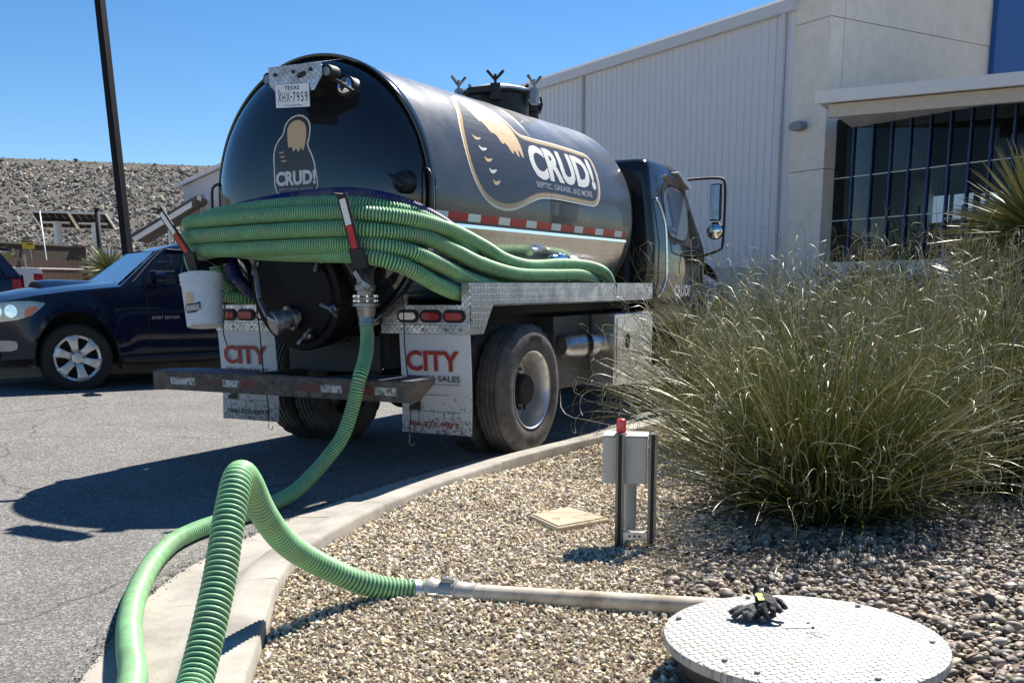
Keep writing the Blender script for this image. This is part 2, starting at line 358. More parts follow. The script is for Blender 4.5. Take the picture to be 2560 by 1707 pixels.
P = island_points(.0172, -5.0, -.4, 5.9); d_ = np.hypot(*(P-CP).T); P = P[(rng.random(len(P)) < np.clip(6.3/d_, 0, 1)**1.2)]
Q = island_points(.024, -.4, 2.6, 4.2); P = np.concatenate([P, Q]); dep_ = np.hypot(*(P-CP).T)
LIDC = np.array([4.24,-3.02]); P = P[np.hypot(*(P-LIDC).T) > .33]; dep_ = np.hypot(*(P-CP).T)
rz_ = river_zone(P)+rng.normal(0,.10,len(P)); P = P[rz_ < 0]; dep_ = dep_[rz_ < 0]
sz = np.clip(rng.lognormal(math.log(.0118), .34, len(P)), .005, .024)*np.clip(dep_/4.6, .95, 1.5)
zz = np.array([bed_z(a,b) for a,b in P]) + rng.uniform(.0,.010,len(P))
TAN = [(.60,.50,.345),(.70,.61,.46),(.47,.375,.245),(.36,.285,.195),(.55,.475,.375),(.78,.715,.59),(.23,.185,.14)]
g_o = scatter('gravel', np.c_[P, zz], sz, palette(len(P), TAN, [5,4,4,2,3,2,1]), ROCK, M_STONE, .7)
tag(g_o, 'tan crushed gravel covering the island beside the kerb', 'gravel', kind='stuff')
P = np.concatenate([island_points(.0262, -5.0, -.1, 6.2), island_points(.05, -.1, 1.2, 6.4)]); rz_ = river_zone(P)+rng.normal(0,.12,len(P)); P = P[(rz_ > 0)]; P = P[np.hypot(*(P-LIDC).T) > .36]
sz = np.clip(rng.lognormal(math.log(.0155), .40, len(P)), .009, .045); zz = np.array([bed_z(a,b) for a,b in P]) + rng.uniform(0,.018,len(P))
RIV = [(.22,.175,.13),(.30,.24,.18),(.14,.115,.09),(.39,.315,.235),(.25,.185,.135),(.47,.395,.305),(.17,.15,.128)]
r_o = scatter('river_stones', np.c_[P, zz], sz, palette(len(P), RIV, [4,4,3,3,3,1,2], .2), PEB+rock_templates(5, 13, .18, (.4,.7), 77), M_RIVER, .4, smooth=True); r_o.data.set_sharp_from_angle(angle=R(42))
tag(r_o, 'grey brown rounded river stones round the tall grass', 'stones', kind='stuff')

# far kerb, gutter and footway beyond the parked car
a0 = np.array([-6.534,1.748]); du = np.array([.385,.923]); dn = np.array([-.923,.385])
def far(s, o, z): p = a0+du*s+dn*o; return (p[0], p[1], z+road_z(p[0]))
mb = MB(); mb.grid([[far(s, o, z) for o, z in ((0,.004),(.42,.006))] for s in np.arange(-10, 26, 1.5)])
tag(mb.build('gutter', M_CONC2), 'pale concrete gutter strip by the parked car', 'gutter', kind='structure')
fk = tag(empty('far_kerb'), 'concrete kerb beyond the parked dark blue car', 'kerb', kind='structure')
for s in np.arange(-10, 26, 1.5):
    mb = MB(); mb.grid([[far(t, o, z) for o, z in ((.42,-.03),(.425,.13),(.44,.145),(.57,.15),(.57,-.03))] for t in (s+.004, s+.75, s+1.496)]); mb.build('kerb_section', M_CONC, fk, smooth=30)
mb = MB(); mb.grid([[far(s, o, z) for o, z in ((.57,.146),(1.5,.15),(3.0,.15))] for s in np.arange(-10, 26, 1.5)])
tag(mb.build('footway', M_CONC2), 'sunlit concrete footway beyond the parked car', 'footway', kind='structure')

# rubble embankment (long stone-faced bank behind the yard)
c0 = np.array([-61.7,40.9]); c1 = np.array([-52.36,53.0]); bd = (c1-c0)/np.linalg.norm(c1-c0); bn = np.array([bd[1],-bd[0]])
M_BANK = mat('bank soil', (.105,.092,.075), .95, var=.3, vscale=1.5, bmp=(4, .8, .1)); M_SCRUB = mat('crest scrub', (.17,.16,.10), .95, var=.3, vscale=2, bmp=(3, .9, .2))
def bank(s, t, h=0.0): p = c0+bd*s+bn*(24*t); return (p[0], p[1], 10.5*(1-t)+.1*t+h)
mb = MB(); mb.grid([[bank(s, t) for t in (0,.2,.4,.6,.8,1)] for s in np.arange(-60, 130, 10)])
ss = list(np.arange(-60, 130, 10)); mb.grid([[tuple(np.array(bank(s,0))-np.r_[bn*w,0]+np.array([0,0,.0])) for w in (0,8,30)] for s in ss])
tag(mb.build('embankment', M_BANK), 'high sloping stone faced embankment behind the yard', 'embankment', kind='structure')
n_ = 40000; s_ = rng.uniform(-16, 52, n_); t_ = rng.uniform(.03, 1, n_)**.9; B = np.array([bank(a, b) for a, b in zip(s_, t_)]) + rng.normal(0,.07,(n_,3))
sz = np.clip(rng.lognormal(math.log(.14), .34, n_), .06, .42)
ro = scatter('riprap', B, sz, palette(n_, [(.29,.26,.215),(.36,.33,.285),(.22,.195,.165),(.45,.42,.37),(.31,.275,.23)], [4,3,3,2,2], .14), RIPR, M_STONE, .8)
tag(ro, 'broken grey brown stone covering the embankment slope', 'riprap', kind='stuff')
n_ = 2600; s_ = rng.uniform(-16, 52, n_); B = np.array([bank(a, b) for a, b in zip(s_, rng.uniform(-.008,.034,n_))]); B[:,2] += rng.uniform(0,.12,n_)
sz = rng.uniform(.04,.10,n_); B[:,2] -= .09; big = rng.random(n_) < .008; sz[big] *= 3.0; B[big,2] += .14
so = scatter('crest_scrub', B, sz, palette(n_, [(.20,.18,.13),(.15,.14,.10),(.26,.235,.18)], [3,2,1], .2), rock_templates(6, 14, .5, (.5,.8), 9), M_STONE, .6)
tag(so, 'low dry scrub along the crest of the embankment', 'scrub', kind='stuff')
# ================================================================ vacuum tank truck
def m_paint(name, col, dust=.12, dcol=(.30,.28,.25), rough=.1, spec=.5, coat=.6):
    m, n, l, b = nodes(name); co = tc(n); f = noise(n, l, co, 3.0, 7, .6); g = noise(n, l, co, 60, 4, .6)
    fac = math_n(n, l, 'MULTIPLY', ramp(n, l, math_n(n, l, 'MULTIPLY_ADD', g, .35, f), [(.35, .55), (.85, 1.25)]), dust)
    l.new(mixc(n, l, fac, col, dcol), b.inputs['Base Color']); l.new(math_n(n, l, 'MULTIPLY_ADD', fac, .9, rough), b.inputs['Roughness'])
    b.inputs['Specular IOR Level'].default_value = spec; b.inputs['Coat Weight'].default_value = coat; b.inputs['Coat Roughness'].default_value = .04; return m
def m_flap():
    m, n, l, b = nodes('white mud flap'); co = tc(n); sp = n.new('ShaderNodeSeparateXYZ'); l.new(co, sp.inputs[0]); f = noise(n, l, co, 30, 8, .7); g = noise(n, l, co, 75, 6, .7); h = noise(n, l, co, 5, 4)
    low = ramp(n, l, math_n(n, l, 'MULTIPLY_ADD', h, .25, sp.outputs[2]), [(.42, 1.0), (.78, 0.0)])       # road spatter is thrown up from below
    th = math_n(n, l, 'MULTIPLY_ADD', low, -.17, .66); sp1 = math_n(n, l, 'MULTIPLY', math_n(n, l, 'SUBTRACT', f, th), 14.0); sp2 = math_n(n, l, 'MULTIPLY', math_n(n, l, 'SUBTRACT', g, math_n(n, l, 'ADD', th, .03)), 14.0)
    fac = n.new('ShaderNodeClamp'); l.new(math_n(n, l, 'MAXIMUM', sp1, sp2), fac.inputs[0]); film = math_n(n, l, 'MULTIPLY', low, .35)
    c = mixc(n, l, film, (.60,.61,.62), (.20,.17,.14)); l.new(mixc(n, l, math_n(n, l, 'MULTIPLY', fac.outputs[0], .9), c, (.05,.04,.034)), b.inputs['Base Color']); b.inputs['Roughness'].default_value = .6; return m
M_TANK = m_paint('black tank paint', (.006,.0065,.009), .22, (.22,.215,.21), .12, coat=.22); M_HEAD = m_paint('black head paint', (.004,.005,.008), .03, rough=.06)
M_CAB = m_paint('black cab paint', (.004,.006,.012), .05, rough=.07, coat=.2, spec=.4)
M_FRAME = mat('black frame paint', (.010,.011,.014), .5, var=.3, vscale=8, dirt=((.05,.042,.035), 9, .25)); M_DARK = mat('dark underside', (.012,.012,.013), .8, var=.3)
M_BUMP = mat('dirty bumper steel', (.045,.042,.042), .6, .2, var=.3, vscale=12, dirt=((.14,.11,.085), 14, .7), bmp=(60,.2,.003))
M_ALU = mat_diamond('tread plate rear', (.66,.66,.67), 'XZ', 32, .3, 1.0, .9, .6, bdist=.007); M_ALUS = mat_diamond('tread plate side', (.66,.66,.68), 'YZ', 32, .3, 1.0, .8, .5, bdist=.005)
M_ALUW = mat_diamond('tank side tread plate', (.80,.79,.77), 'YZ', 32, .16, 1.0, .8, .2, bdist=.008); M_DECK = mat_diamond('deck plate', (.35,.36,.38), 'XY', 30, .4, 1.0, .6, .6)
M_CHROME = mat('bright metal', (.82,.82,.83), .12, 1.0, var=.04); M_RIM = mat('wheel aluminium', (.74,.73,.71), .36, .65, var=.08, dirt=((.25,.20,.15), 7, .35)); M_STEEL = mat('cast aluminium', (.30,.30,.31), .42, .85, var=.2, vscale=14, dirt=((.06,.05,.045), 12, .45))
M_RUB = mat('tyre rubber', (.035,.035,.035), .8, var=.2, vscale=14, dirt=((.12,.11,.10), 5, .8), bmp=(50,.15,.003)); M_BRUB = mat('black rubber', (.012,.012,.012), .6, var=.2)
M_REDL = mat('red lens', (.30,.004,.010), .25, var=.12, vscale=120, coat=.2); M_CLRL = mat('clear lens', (.62,.62,.62), .2, .3, var=.5, vscale=160, coat=1.0)
M_TRED = mat('red tape', (.50,.008,.014), .35, var=.08, vscale=200); M_TWHT = mat('white tape', (.78,.78,.76), .35, var=.06, vscale=200)
M_TREDD = mat('grimy red tape', (.20,.015,.015), .6, var=.3, dirt=((.07,.055,.045), 20, .75)); M_TWHTD = mat('grimy white tape', (.55,.53,.50), .6, var=.3, dirt=((.06,.05,.04), 34, .6))
M_FLAP = m_flap(); M_FRED = mat('flap red print', (.36,.018,.016), .5, var=.2, dirt=((.06,.04,.035), 30, .4)); M_FBLK = mat('flap black print', (.02,.018,.018), .6)
M_CREAM = mat('cream print', (.80,.72,.58), .35, var=.05); M_GOLD = mat('gold print', (.52,.35,.17), .3, var=.12, vscale=4); M_TANP = mat('tan print', (.66,.46,.25), .35, var=.05); M_CHAR = mat('charcoal print', (.045,.042,.042), .3, var=.1); M_LET = mat('letter print', (.72,.70,.64), .35, var=.06); M_GREYL = mat('grey letter print', (.42,.42,.43), .4)
M_GLASSD = mat('dark glass', (.02,.025,.03), .03, var=.02, spec=.9, coat=1.0); M_GLASSB = mat('grey blue glass', (.20,.25,.31), .06, var=.05, spec=.35, coat=.1)
truck = thing('tank_truck', 'black vacuum tank truck with green hoses wrapped round its rear', 'truck')
T = truck
ZC, RT = 1.969, .965
# tank shell, front head, rear head, flange
mb = MB(); fr = [(RT*math.sqrt(max(0,1-(t/.26)**2.4))**.8 if t < .26 else .001, 3.58+t) for t in (.0,.04,.09,.14,.18,.21,.235,.25,.2599)]
mb.lathe([(RT,-.08),(RT,.3),(RT,.9),(RT,1.74),(RT,1.775),(RT+.004,1.785),(RT,1.795),(RT,2.6)] + fr, (0,0,ZC), (0,1,0), 96); tank = mb.build('tank', M_TANK, T, smooth=True)
def dish_y(r): return -.10-.30*(max(0,1-(min(r,.9549)/.955)**2.6))**.62
def dish(x, z, off=.0): return (x, dish_y(math.hypot(x, z-ZC))-off, z)
mb = MB(); mb.lathe([(.955*math.sin(math.pi/2*k/22) if k else .002, dish_y(.955*math.sin(math.pi/2*k/22))) for k in range(23)], (0,0,ZC), (0,1,0), 96); head = mb.build('rear_head', M_HEAD, T, smooth=True)
mb = MB(); mb.lathe([(.952,-.10),(.968,-.128),(.982,-.13),(.988,-.12),(.988,-.06),(.98,-.05),(.964,-.05)], (0,0,ZC), (0,1,0), 96); mb.build('rim_flange', M_CAB, T, smooth=40)
def on_tank(y, s, off=.003):
    th = s/RT; return ((RT+off)*math.cos(th), y, ZC+(RT+off)*math.sin(th))
# conspicuity tape pieces along the tank side
y = -.045; k = 0; s0 = RT*math.asin((1.792-ZC)/RT); s1 = RT*math.asin((1.848-ZC)/RT)
while y < 3.42:
    L = .185 if k % 2 == 0 else .275; y2 = min(y+L, 3.45)
    mb = MB(); mb.grid([[on_tank(a, s0+(s1-s0)*t, .0025) for t in (0,.5,1)] for a in (y, y2-.003)]); mb.build('reflective_tape', M_TWHT if k % 2 == 0 else M_TRED, T); y = y2; k += 1
# tread-plate skirt under the tape with a bright trim strip
sb = RT*math.asin((1.745-ZC)/RT); mb = MB(); mb.grid([[on_tank(a, sb-.6*t, .008) for t in np.linspace(0,1,14)] for a in np.linspace(-.04,3.46,8)]); mb.build('side_skirt', M_ALUW, T, smooth=True)
mb = MB(); 
for a in (-.04,): mb.prism([(0,0),(.022,0),(.022,-.03),(0,-.03)], lambda u,v,h: (RT*math.cos(sb/RT)+u-.004, h, 1.772+v), -.05, 3.47)
mb.build('trim_strip', M_CHROME, T, bevel=.003)
# printed emblem on the tank side
def off_poly(poly, d):
    P = np.array(poly); a = np.roll(P,1,0); b = np.roll(P,-1,0); t = b-a; t /= np.linalg.norm(t,axis=1)[:,None]+1e-9; nn = np.stack([t[:,1],-t[:,0]],1)
    area = np.sum(P[:,0]*np.roll(P[:,1],-1)-P[:,1]*np.roll(P[:,0],-1)); return [tuple(q) for q in P+nn*d*(1 if area > 0 else -1)]
badge = smooth_poly([(.88,.93),(1.06,1.0),(1.26,.985),(1.42,.90),(1.48,.76),(1.52,.62),(1.7,.605),(2.2,.615),(2.66,.60),(2.9,.585),(2.88,.40),(2.83,.2),(2.72,.085),(2.45,.09),(1.9,.10),(1.6,.09),(1.42,.05),(1.2,-.02),(1.0,-.055),(.76,-.035),(.58,.05),(.48,.2),(.48,.38),(.56,.56),(.68,.70),(.76,.82)], 2)
emb = decal('emblem', off_poly(badge,.02), lambda u,v: on_tank(u,v,.0020), M_CREAM, T, .07)
decal('emblem_border', badge, lambda u,v: on_tank(u,v,.0032), M_GOLD, emb, .07)
decal('emblem_ground', off_poly(badge,-.034), lambda u,v: on_tank(u,v,.0044), M_CHAR, emb, .07)
decal('emblem_patch', smooth_poly([(.90,.90),(1.06,.95),(1.24,.93),(1.38,.86),(1.43,.74),(1.46,.60),(1.44,.46),(1.40,.36),(1.36,.47),(1.33,.36),(1.28,.45),(1.24,.38),(1.18,.50),(1.12,.46),(1.08,.57),(1.02,.55),(.98,.66),(.92,.66),(.90,.78)],1), lambda u,v: on_tank(u,v,.0056), M_TANP, emb, .07)
for k in range(5): decal('emblem_stroke', smooth_poly([(.66+.03*k,.50-.085*k),(.70+.03*k,.475-.085*k),(.80+.03*k,.48-.08*k),(.74+.03*k,.455-.085*k),(.68+.03*k,.45-.085*k)],1), lambda u,v: on_tank(u,v,.0056), M_LET if k % 2 else M_TANP, emb, .07)
letters('lettering', 'CRUD!', lambda u,v: on_tank(1.49+u+v*.12-.02*u, .225+v+.02*u*0, .0066), 1.30, .315, M_LET, emb, .05)
for w_, a_, L_ in (('SEPTIC,',1.52,.30),('GREASE,',1.85,.34),('AND',2.22,.16),('MORE',2.41,.23)): letters('lettering', w_, lambda u,v: on_tank(a_+u, .148+v, .0066), L_, .054, M_GREYL, emb, .05)
# smaller emblem on the rear head
b2 = smooth_poly([(-.165,2.02),(-.16,2.13),(-.17,2.26),(-.13,2.34),(-.075,2.38),(-.07,2.44),(-.02,2.49),(.06,2.505),(.13,2.47),(.155,2.42),(.15,2.34),(.13,2.30),(.19,2.2),(.205,2.12),(.225,2.02),(.19,1.975),(.02,1.97),(-.12,1.965)], 2)
e2 = decal('emblem', off_poly(b2,.008), lambda u,v: dish(u,v,.002), M_CREAM, T, .03)
decal('emblem_ground', off_poly(b2,-.003), lambda u,v: dish(u,v,.003), M_CHAR, e2, .03)
decal('emblem_patch', smooth_poly([(-.045,2.44),(.04,2.48),(.115,2.445),(.13,2.37),(.12,2.30),(.10,2.25),(.085,2.29),(.06,2.245),(.04,2.285),(.015,2.25),(0,2.30),(-.03,2.28),(-.04,2.35)],1), lambda u,v: dish(u,v,.004), M_TANP, e2, .03)
for k in range(3): decal('emblem_stroke', smooth_poly([(-.13+.012*k,2.27-.03*k),(-.11+.012*k,2.262-.03*k),(-.06+.012*k,2.265-.03*k),(-.10+.012*k,2.25-.03*k)],1), lambda u,v: dish(u,v,.004), M_TANP, e2, .03)
letters('lettering', 'CRUD!', lambda u,v: dish(-.15+u, 2.03+v, .005), .36, .10, M_LET, e2, .03)
for w_, a_, L_ in (('SEPTIC,',-.125,.082),('GREASE,',-.035,.092),('AND',.066,.043),('MORE',.118,.065)): letters('lettering', w_, lambda u,v: dish(a_+u, 1.995+v, .005), L_, .018, M_GREYL, e2, .03)
# plate bracket with plate, lamps either side
br = MB(); br.prism([(-.06,2.80),(.40,2.79),(.405,2.71),(.33,2.62),(.02,2.61),(-.055,2.68)], lambda u,v,h: (u,h,v), -.525, -.52)
br.add([(-.06,-.52,2.80),(.40,-.52,2.79),(.40,-.25,2.86),(-.06,-.25,2.86)], [(0,1,2,3)]); brk = br.build('plate_bracket', M_ALU, T)
mb = MB(); mb.prism([(.0,2.53),(.295,2.515),(.295,2.665),(.0,2.68)], lambda u,v,h: (u,h,v), -.534, -.53); pl = mb.build('licence_plate', mat('plate white', (.80,.81,.80), .35, var=.03), T, bevel=.003)
MPL = mat('plate lettering', (.015,.02,.06), .4)
def onpl(u0, v0): return lambda u,v: (u0+u, -.5355, 2.68-.15+v0+v-(u0+u)*.05)
letters('lettering', 'TEXAS', onpl(.085,.112), .125, .026, MPL, pl); letters('lettering', 'XHX', onpl(.022,.035), .105, .062, MPL, pl); letters('lettering', '7959', onpl(.152,.035), .13, .062, MPL, pl); letters('lettering', 'The Lone Star State', onpl(.075,.008), .15, .012, MPL, pl)
def star(cx, cy, ro, ri, k=5): return [(cx+(ro if i%2==0 else ri)*math.sin(math.pi*i/k), cy+(ro if i%2==0 else ri)*math.cos(math.pi*i/k)) for i in range(2*k)]
decal('star', star(.032,.108,.018,.007), lambda u,v: (u,-.5355,2.53+v-u*.05), M_GREYL, pl); decal('map_mark', star(.139,.066,.011,.005,4), lambda u,v: (u,-.5355,2.53+v-u*.05), MPL, pl)
for bx, bz in ((.0,2.745),(.16,2.75),(.31,2.75)): mb = MB(); mb.cyl((bx,-.535,bz),(bx,-.522,bz),.012,8); mb.build('bolt', M_BRUB, brk)
mb = MB(); mb.prism(smooth_poly([(.19,2.70),(.27,2.715),(.27,2.75),(.19,2.735)],2), lambda u,v,h: (u,h,v), -.5275, -.524); mb.build('slot', M_BRUB, brk)
for sx, cx in ((-1,-.095),(1,.425)):
    mb = MB(); mb.prism(smooth_poly([(-.05,-.045),(.05,-.045),(.06,.02),(.0,.06),(-.06,.03)],1), lambda u,v,h: (cx+u*.72, h, 2.735+v*.8), -.50, -.40); la = mb.build('work_lamp', M_BRUB, T, bevel=.006)
    mb = MB(); mb.prism(smooth_poly([(-.036,-.034),(.036,-.034),(.042,.012),(0,.04),(-.042,.018)],1), lambda u,v,h: (cx+u*.72, h, 2.732+v*.8), -.506, -.501); mb.build('lens', M_GLASSB, la)
# sight eyes on the head
for ex, ez, capm in ((.42,2.66,M_CHROME),(.845,2.02,M_FRAME)):
    p = Vector(dish(ex, ez)); mb = MB(); nrm = Vector((ex*.25,-1,(ez-ZC)*.3)).normalized()
    mb.lathe([(.0,.062),(.055,.06),(.07,.05),(.074,.03),(.074,.0),(.085,-.02)], p, nrm, 24); ob = mb.build('sight_eye', capm if capm == M_FRAME else M_FRAME, T, smooth=40)
    mb = MB(); mb.lathe([(.001,.075),(.03,.073),(.052,.064),(.054,.061)], p, nrm, 20); mb.build('cap', capm, ob, smooth=True)
    mb = MB(); mb.tube([p+nrm*.07+Vector((-.09,0,.05)), p+nrm*.085, p+nrm*.07+Vector((.08,0,-.05))], .012, 8); mb.build('clamp_bar', M_FRAME, ob)
# grab bars on the flange
for sx in (-1,1):
    mb = MB(); mb.tube(smooth_path([(sx*.93,-.13,2.12),(sx*1.0,-.16,2.09),(sx*1.01,-.17,2.0),(sx*1.0,-.17,1.85),(sx*.95,-.13,1.8)],.03), .011, 8); mb.build('grab_bar', M_FRAME, T, smooth=True)
# lower manway door with wing nuts
lc = Vector((-.02,-.36,1.285)); ln = Vector((0,-1,-.12)).normalized()
mb = MB(); mb.lathe([(.42,-.15),(.42,.02),(.405,.045),(.36,.05),(.345,.075),(.2,.095),(.001,.1)], lc, ln, 40); mw = mb.build('rear_manway', mat('manway black', (.004,.0045,.006), .5, var=.3, vscale=5, spec=.2), T, smooth=35)
for wx, wz in ((-.34,1.50),(.25,1.51),(.35,1.17),(.11,.985)):
    c = Vector((wx,-.42,wz)); mb = MB(); mb.cyl(c+Vector((0,.1,0)), c+Vector((0,-.06,0)), .014, 8); a = random.uniform(.2,1.2)
    if wx > .3: a = 1.9
    for sgn in (-1,1):
        d = Vector((math.sin(a)*sgn*.62+.25*math.cos(a), -.25, math.cos(a)*sgn)).normalized(); mb.tube([c+Vector((0,-.05,0)), c+Vector((0,-.05,0))+d*.085], [.011,.014], 8)
    mb.lathe([(.03,0),(.03,.012),(.014,.02)], c+Vector((0,-.02,0)), (0,-1,0), 12); mb.build('wing_nut', M_STEEL, mw, smooth=40)
# left discharge valve, with lever and cap
mb = MB(); a = Vector((.02,-.36,1.14)); ax = Vector((-.42,-.88,-.28)).normalized()
mb.lathe([(.05,-.02),(.06,.0),(.085,.005),(.085,.03),(.062,.035),(.065,.1),(.09,.105),(.09,.13),(.065,.135),(.068,.17),(.088,.175),(.09,.25),(.08,.262),(.001,.264)], a, ax, 28); vl = mb.build('discharge_valve', M_STEEL, T, smooth=35)
mb = MB(); mb.bar((-.26,-.55,1.47),(-.19,-.60,1.25),.034,.02); mb.bar((-.19,-.60,1.25),(-.10,-.62,1.12),.04,.018); mb.bar((-.10,-.62,1.12),(.0,-.6,1.07),.04,.02); mb.build('lever', M_STEEL, vl, bevel=.005)
# right suction valve with lever
c = Vector((.655,-.47,0)); mb = MB(); mb.tube(smooth_path([(.59,-.30,1.50),(.62,-.40,1.46),(.65,-.46,1.38),(.655,-.47,1.33)],.02), .06, 16); mb.lathe([(.055,1.34),(.072,1.335),(.072,1.30),(.06,1.295),(.06,1.26),(.068,1.255),(.088,1.252),(.088,1.235),(.062,1.232),(.062,1.215),(.094,1.212),(.094,1.192),(.07,1.188),(.062,1.14),(.054,1.12),(.054,1.06)], c+Vector((0,0,0)), (0,0,1), 28); vr = mb.build('suction_valve', M_STEEL, T, smooth=35)
mb = MB(); mb.bar((.56,-.58,1.56),(.66,-.58,1.42),.022,.034); mb.build('lever_grip', M_BRUB, vr, bevel=.006)
mb = MB(); mb.bar((.655,-.58,1.43),(.71,-.58,1.35),.02,.04); mb.bar((.71,-.58,1.352),(.77,-.57,1.315),.025,.045); mb.build('lever', M_STEEL, vr, bevel=.005)
for k in range(8):
    an = 2*math.pi*k/8; p = c+Vector((.078*math.cos(an),.078*math.sin(an),0)); mb = MB(); mb.cyl(p+Vector((0,0,1.222)), p+Vector((0,0,1.268)), .008, 6); mb.build('bolt', M_CHROME, vr)
# hidden bulk: frame rails, cross panel, axle, fuel and air tanks
mb = MB(); mb.box(-.455,.42,-.01,.02,.69,.965); mb.box(-.455,-.42,0,.12,.69,.96); mb.build('rear_panel', mat('grimy rear panel', (.018,.019,.022), .6, var=.3, vscale=5, dirt=((.004,.005,.012), 16, .45)), T, bevel=.004)
for k, bx in enumerate((.0,.06,.13)): mb = MB(); mb.cyl((bx,-.02,.925-.006*k),(bx,-.008,.925-.006*k),.013,8); mb.build('bolt', M_CHROME, T)
for sx in (-1,1): mb = MB(); mb.box(sx*.43-.045,sx*.43+.045,.03,7.0,.72,.99); mb.build('frame_rail', M_DARK, T)
mb = MB(); mb.box(-.7,.7,.3,3.5,1.0,1.16); mb.box(-.95,.95,.35,3.5,1.10,1.18); mb.build('subframe', M_DARK, T)
mb = MB(); mb.cyl((-.9,.98,.507),(.9,.98,.507),.085,16); mb.lathe([(.02,-.3),(.14,-.22),(.2,-.1),(.21,0),(.2,.1),(.14,.22),(.02,.3)], (0,.98,.507), (1,0,0), 24); mb.build('rear_axle', M_DARK, T, smooth=40)
mb = MB(); mb.tube([(.15,-.2,.5),(.16,.2,.55),(.2,1,.6)], .02, 8); mb.build('air_line', M_DARK, T)
# rear light panels, flaps
M_LIP = mat('dull aluminium', (.55,.55,.56), .4, .9, var=.1, dirt=((.15,.12,.09), 8, .4))
for sx in (-1,1):
    X = lambda x: sx*x
    pts = [(.455,1.05),(1.206,1.05),(1.206,1.346),(1.142,1.346),(1.142,1.19),(.675,1.19),(.675,1.33),(.66,1.345),(.55,1.26),(.455,1.172)]
    mb = MB(); mb.prism([(X(u),v) for u,v in pts], lambda u,v,h: (u,h,v), -.004, .012); lp = mb.build('light_panel', M_ALU, T)
    mb = MB(); mb.prism([(X(.45),1.0535-.0),(X(1.209),1.0535),(X(1.209),.985),(X(.45),.985)], lambda u,v,h: (u,h,v), -.022, -.006); mb.build('clamp_strip', M_ALU, lp, bevel=.004)
    mb = MB(); mb.box(min(X(.455),X(1.207)),max(X(.455),X(1.207)),-.013,-.0045,1.054,1.066); mb.build('strip_edge', M_LIP, lp)
    for bx in (.63,.82,1.02,1.14): mb = MB(); mb.cyl((X(bx),-.031,1.018),(X(bx),-.021,1.018),.012,6); mb.build('bolt', M_STEEL, lp)
    for i, lx in enumerate((.685,.8825,1.08)):
        def oval(w, h, n=10): return [(lx*sx+ (w-h)*(1 if math.cos(t) > 0 else -1)+h*math.cos(t), 1.113+h*math.sin(t)) for t in np.linspace(-math.pi/2+.001, 3*math.pi/2-.001, 2*n)]
        mb = MB(); mb.prism(oval(.094,.047), lambda u,v,h: (u,h,v), -.018, -.0045); bz = mb.build('tail_light', M_BRUB, lp, bevel=.005)
        if i == 0: bz['label'] = 'clear reversing lamp nearest the hose valve'
        mb = MB(); mb.prism(oval(.074,.028), lambda u,v,h: (u,h,v), -.026, -.018); mb.build('lens', M_CLRL if i == 0 else M_REDL, bz, bevel=.006)
    # side gusset behind the panel
    mb = MB(); mb.prism([(.0,.985),(.0,1.192),(.335,1.192),(.19,.985)], lambda u,v,h: (h,u,v), X(1.200), X(1.206)); mb.build('side_gusset', M_ALUS, T)
    # hose tray: rail, floor, inner wall
    mb = MB(); mb.prism([(1.188,1.193),(1.206,1.193),(1.206,1.346),(1.15,1.346),(1.15,1.338),(1.188,1.338)], lambda u,v,h: (X(u),h,v), .0125, 3.58); mb.build('side_rail', M_ALUS, T)
    mb = MB(); mb.box(min(X(.60),X(1.187)),max(X(.60),X(1.187)),.02,3.58,1.178,1.19); mb.build('hose_tray', M_DECK, T)
    # mud flap and print
    mb = MB(); nf = 10; fl = lambda u,v: (X(u) if False else u, .012*math.sin((v-.26)*5)-.006*(.98-v), v)
    x0, x1 = (.602,1.206) if sx > 0 else (-1.206,-.602)
    mb.grid([[(x0+(x1-x0)*k/6, fl(0,v)[1], v) for k in range(7)] for v in np.linspace(.262,.986,nf)]); flp = mb.build('mud_flap', M_FLAP, T)
    sm = flp.modifiers.new('thick', 'SOLIDIFY'); sm.thickness = .008; sm.offset = 1
    if sx > 0: flp['label'] = 'spattered white mud flap in front of the right rear wheel'
    onf = lambda u0, v0: (lambda u,v: (x0+u0+u, fl(0,v0+v)[1]-.0125, v0+v))
    letters('lettering', 'CITY', onf(.055,.717), .46, .152, M_FRED, flp, .05); letters('lettering', 'TRUCK SALES', onf(.06,.645), .455, .042, M_FBLK, flp, .05); letters('lettering', '786-723-9977', onf(.055,.313), .45, .037, M_FRED if sx > 0 else M_FBLK, flp, .05)
    for a, b, v, h in ((.06,.515,.622,.004),(.06,.42,.545,.003),(.06,.52,.424,.003)): decal('printed_line', [(a,v),(b,v),(b,v+h),(a,v+h)], lambda u,w: (x0+u, fl(0,w)[1]-.0125, w), M_FBLK, flp)
    cabl = [(.05,.43),(.05,.445),(.09,.47),(.10,.49),(.13,.49),(.13,.43),(.142,.43),(.142,.505),(.095,.505),(.08,.475),(.04,.455),(.04,.43)]
    decal('printed_truck', cabl, lambda u,w: (x0+u+.03, fl(0,w)[1]-.0125, w), M_FBLK, flp)
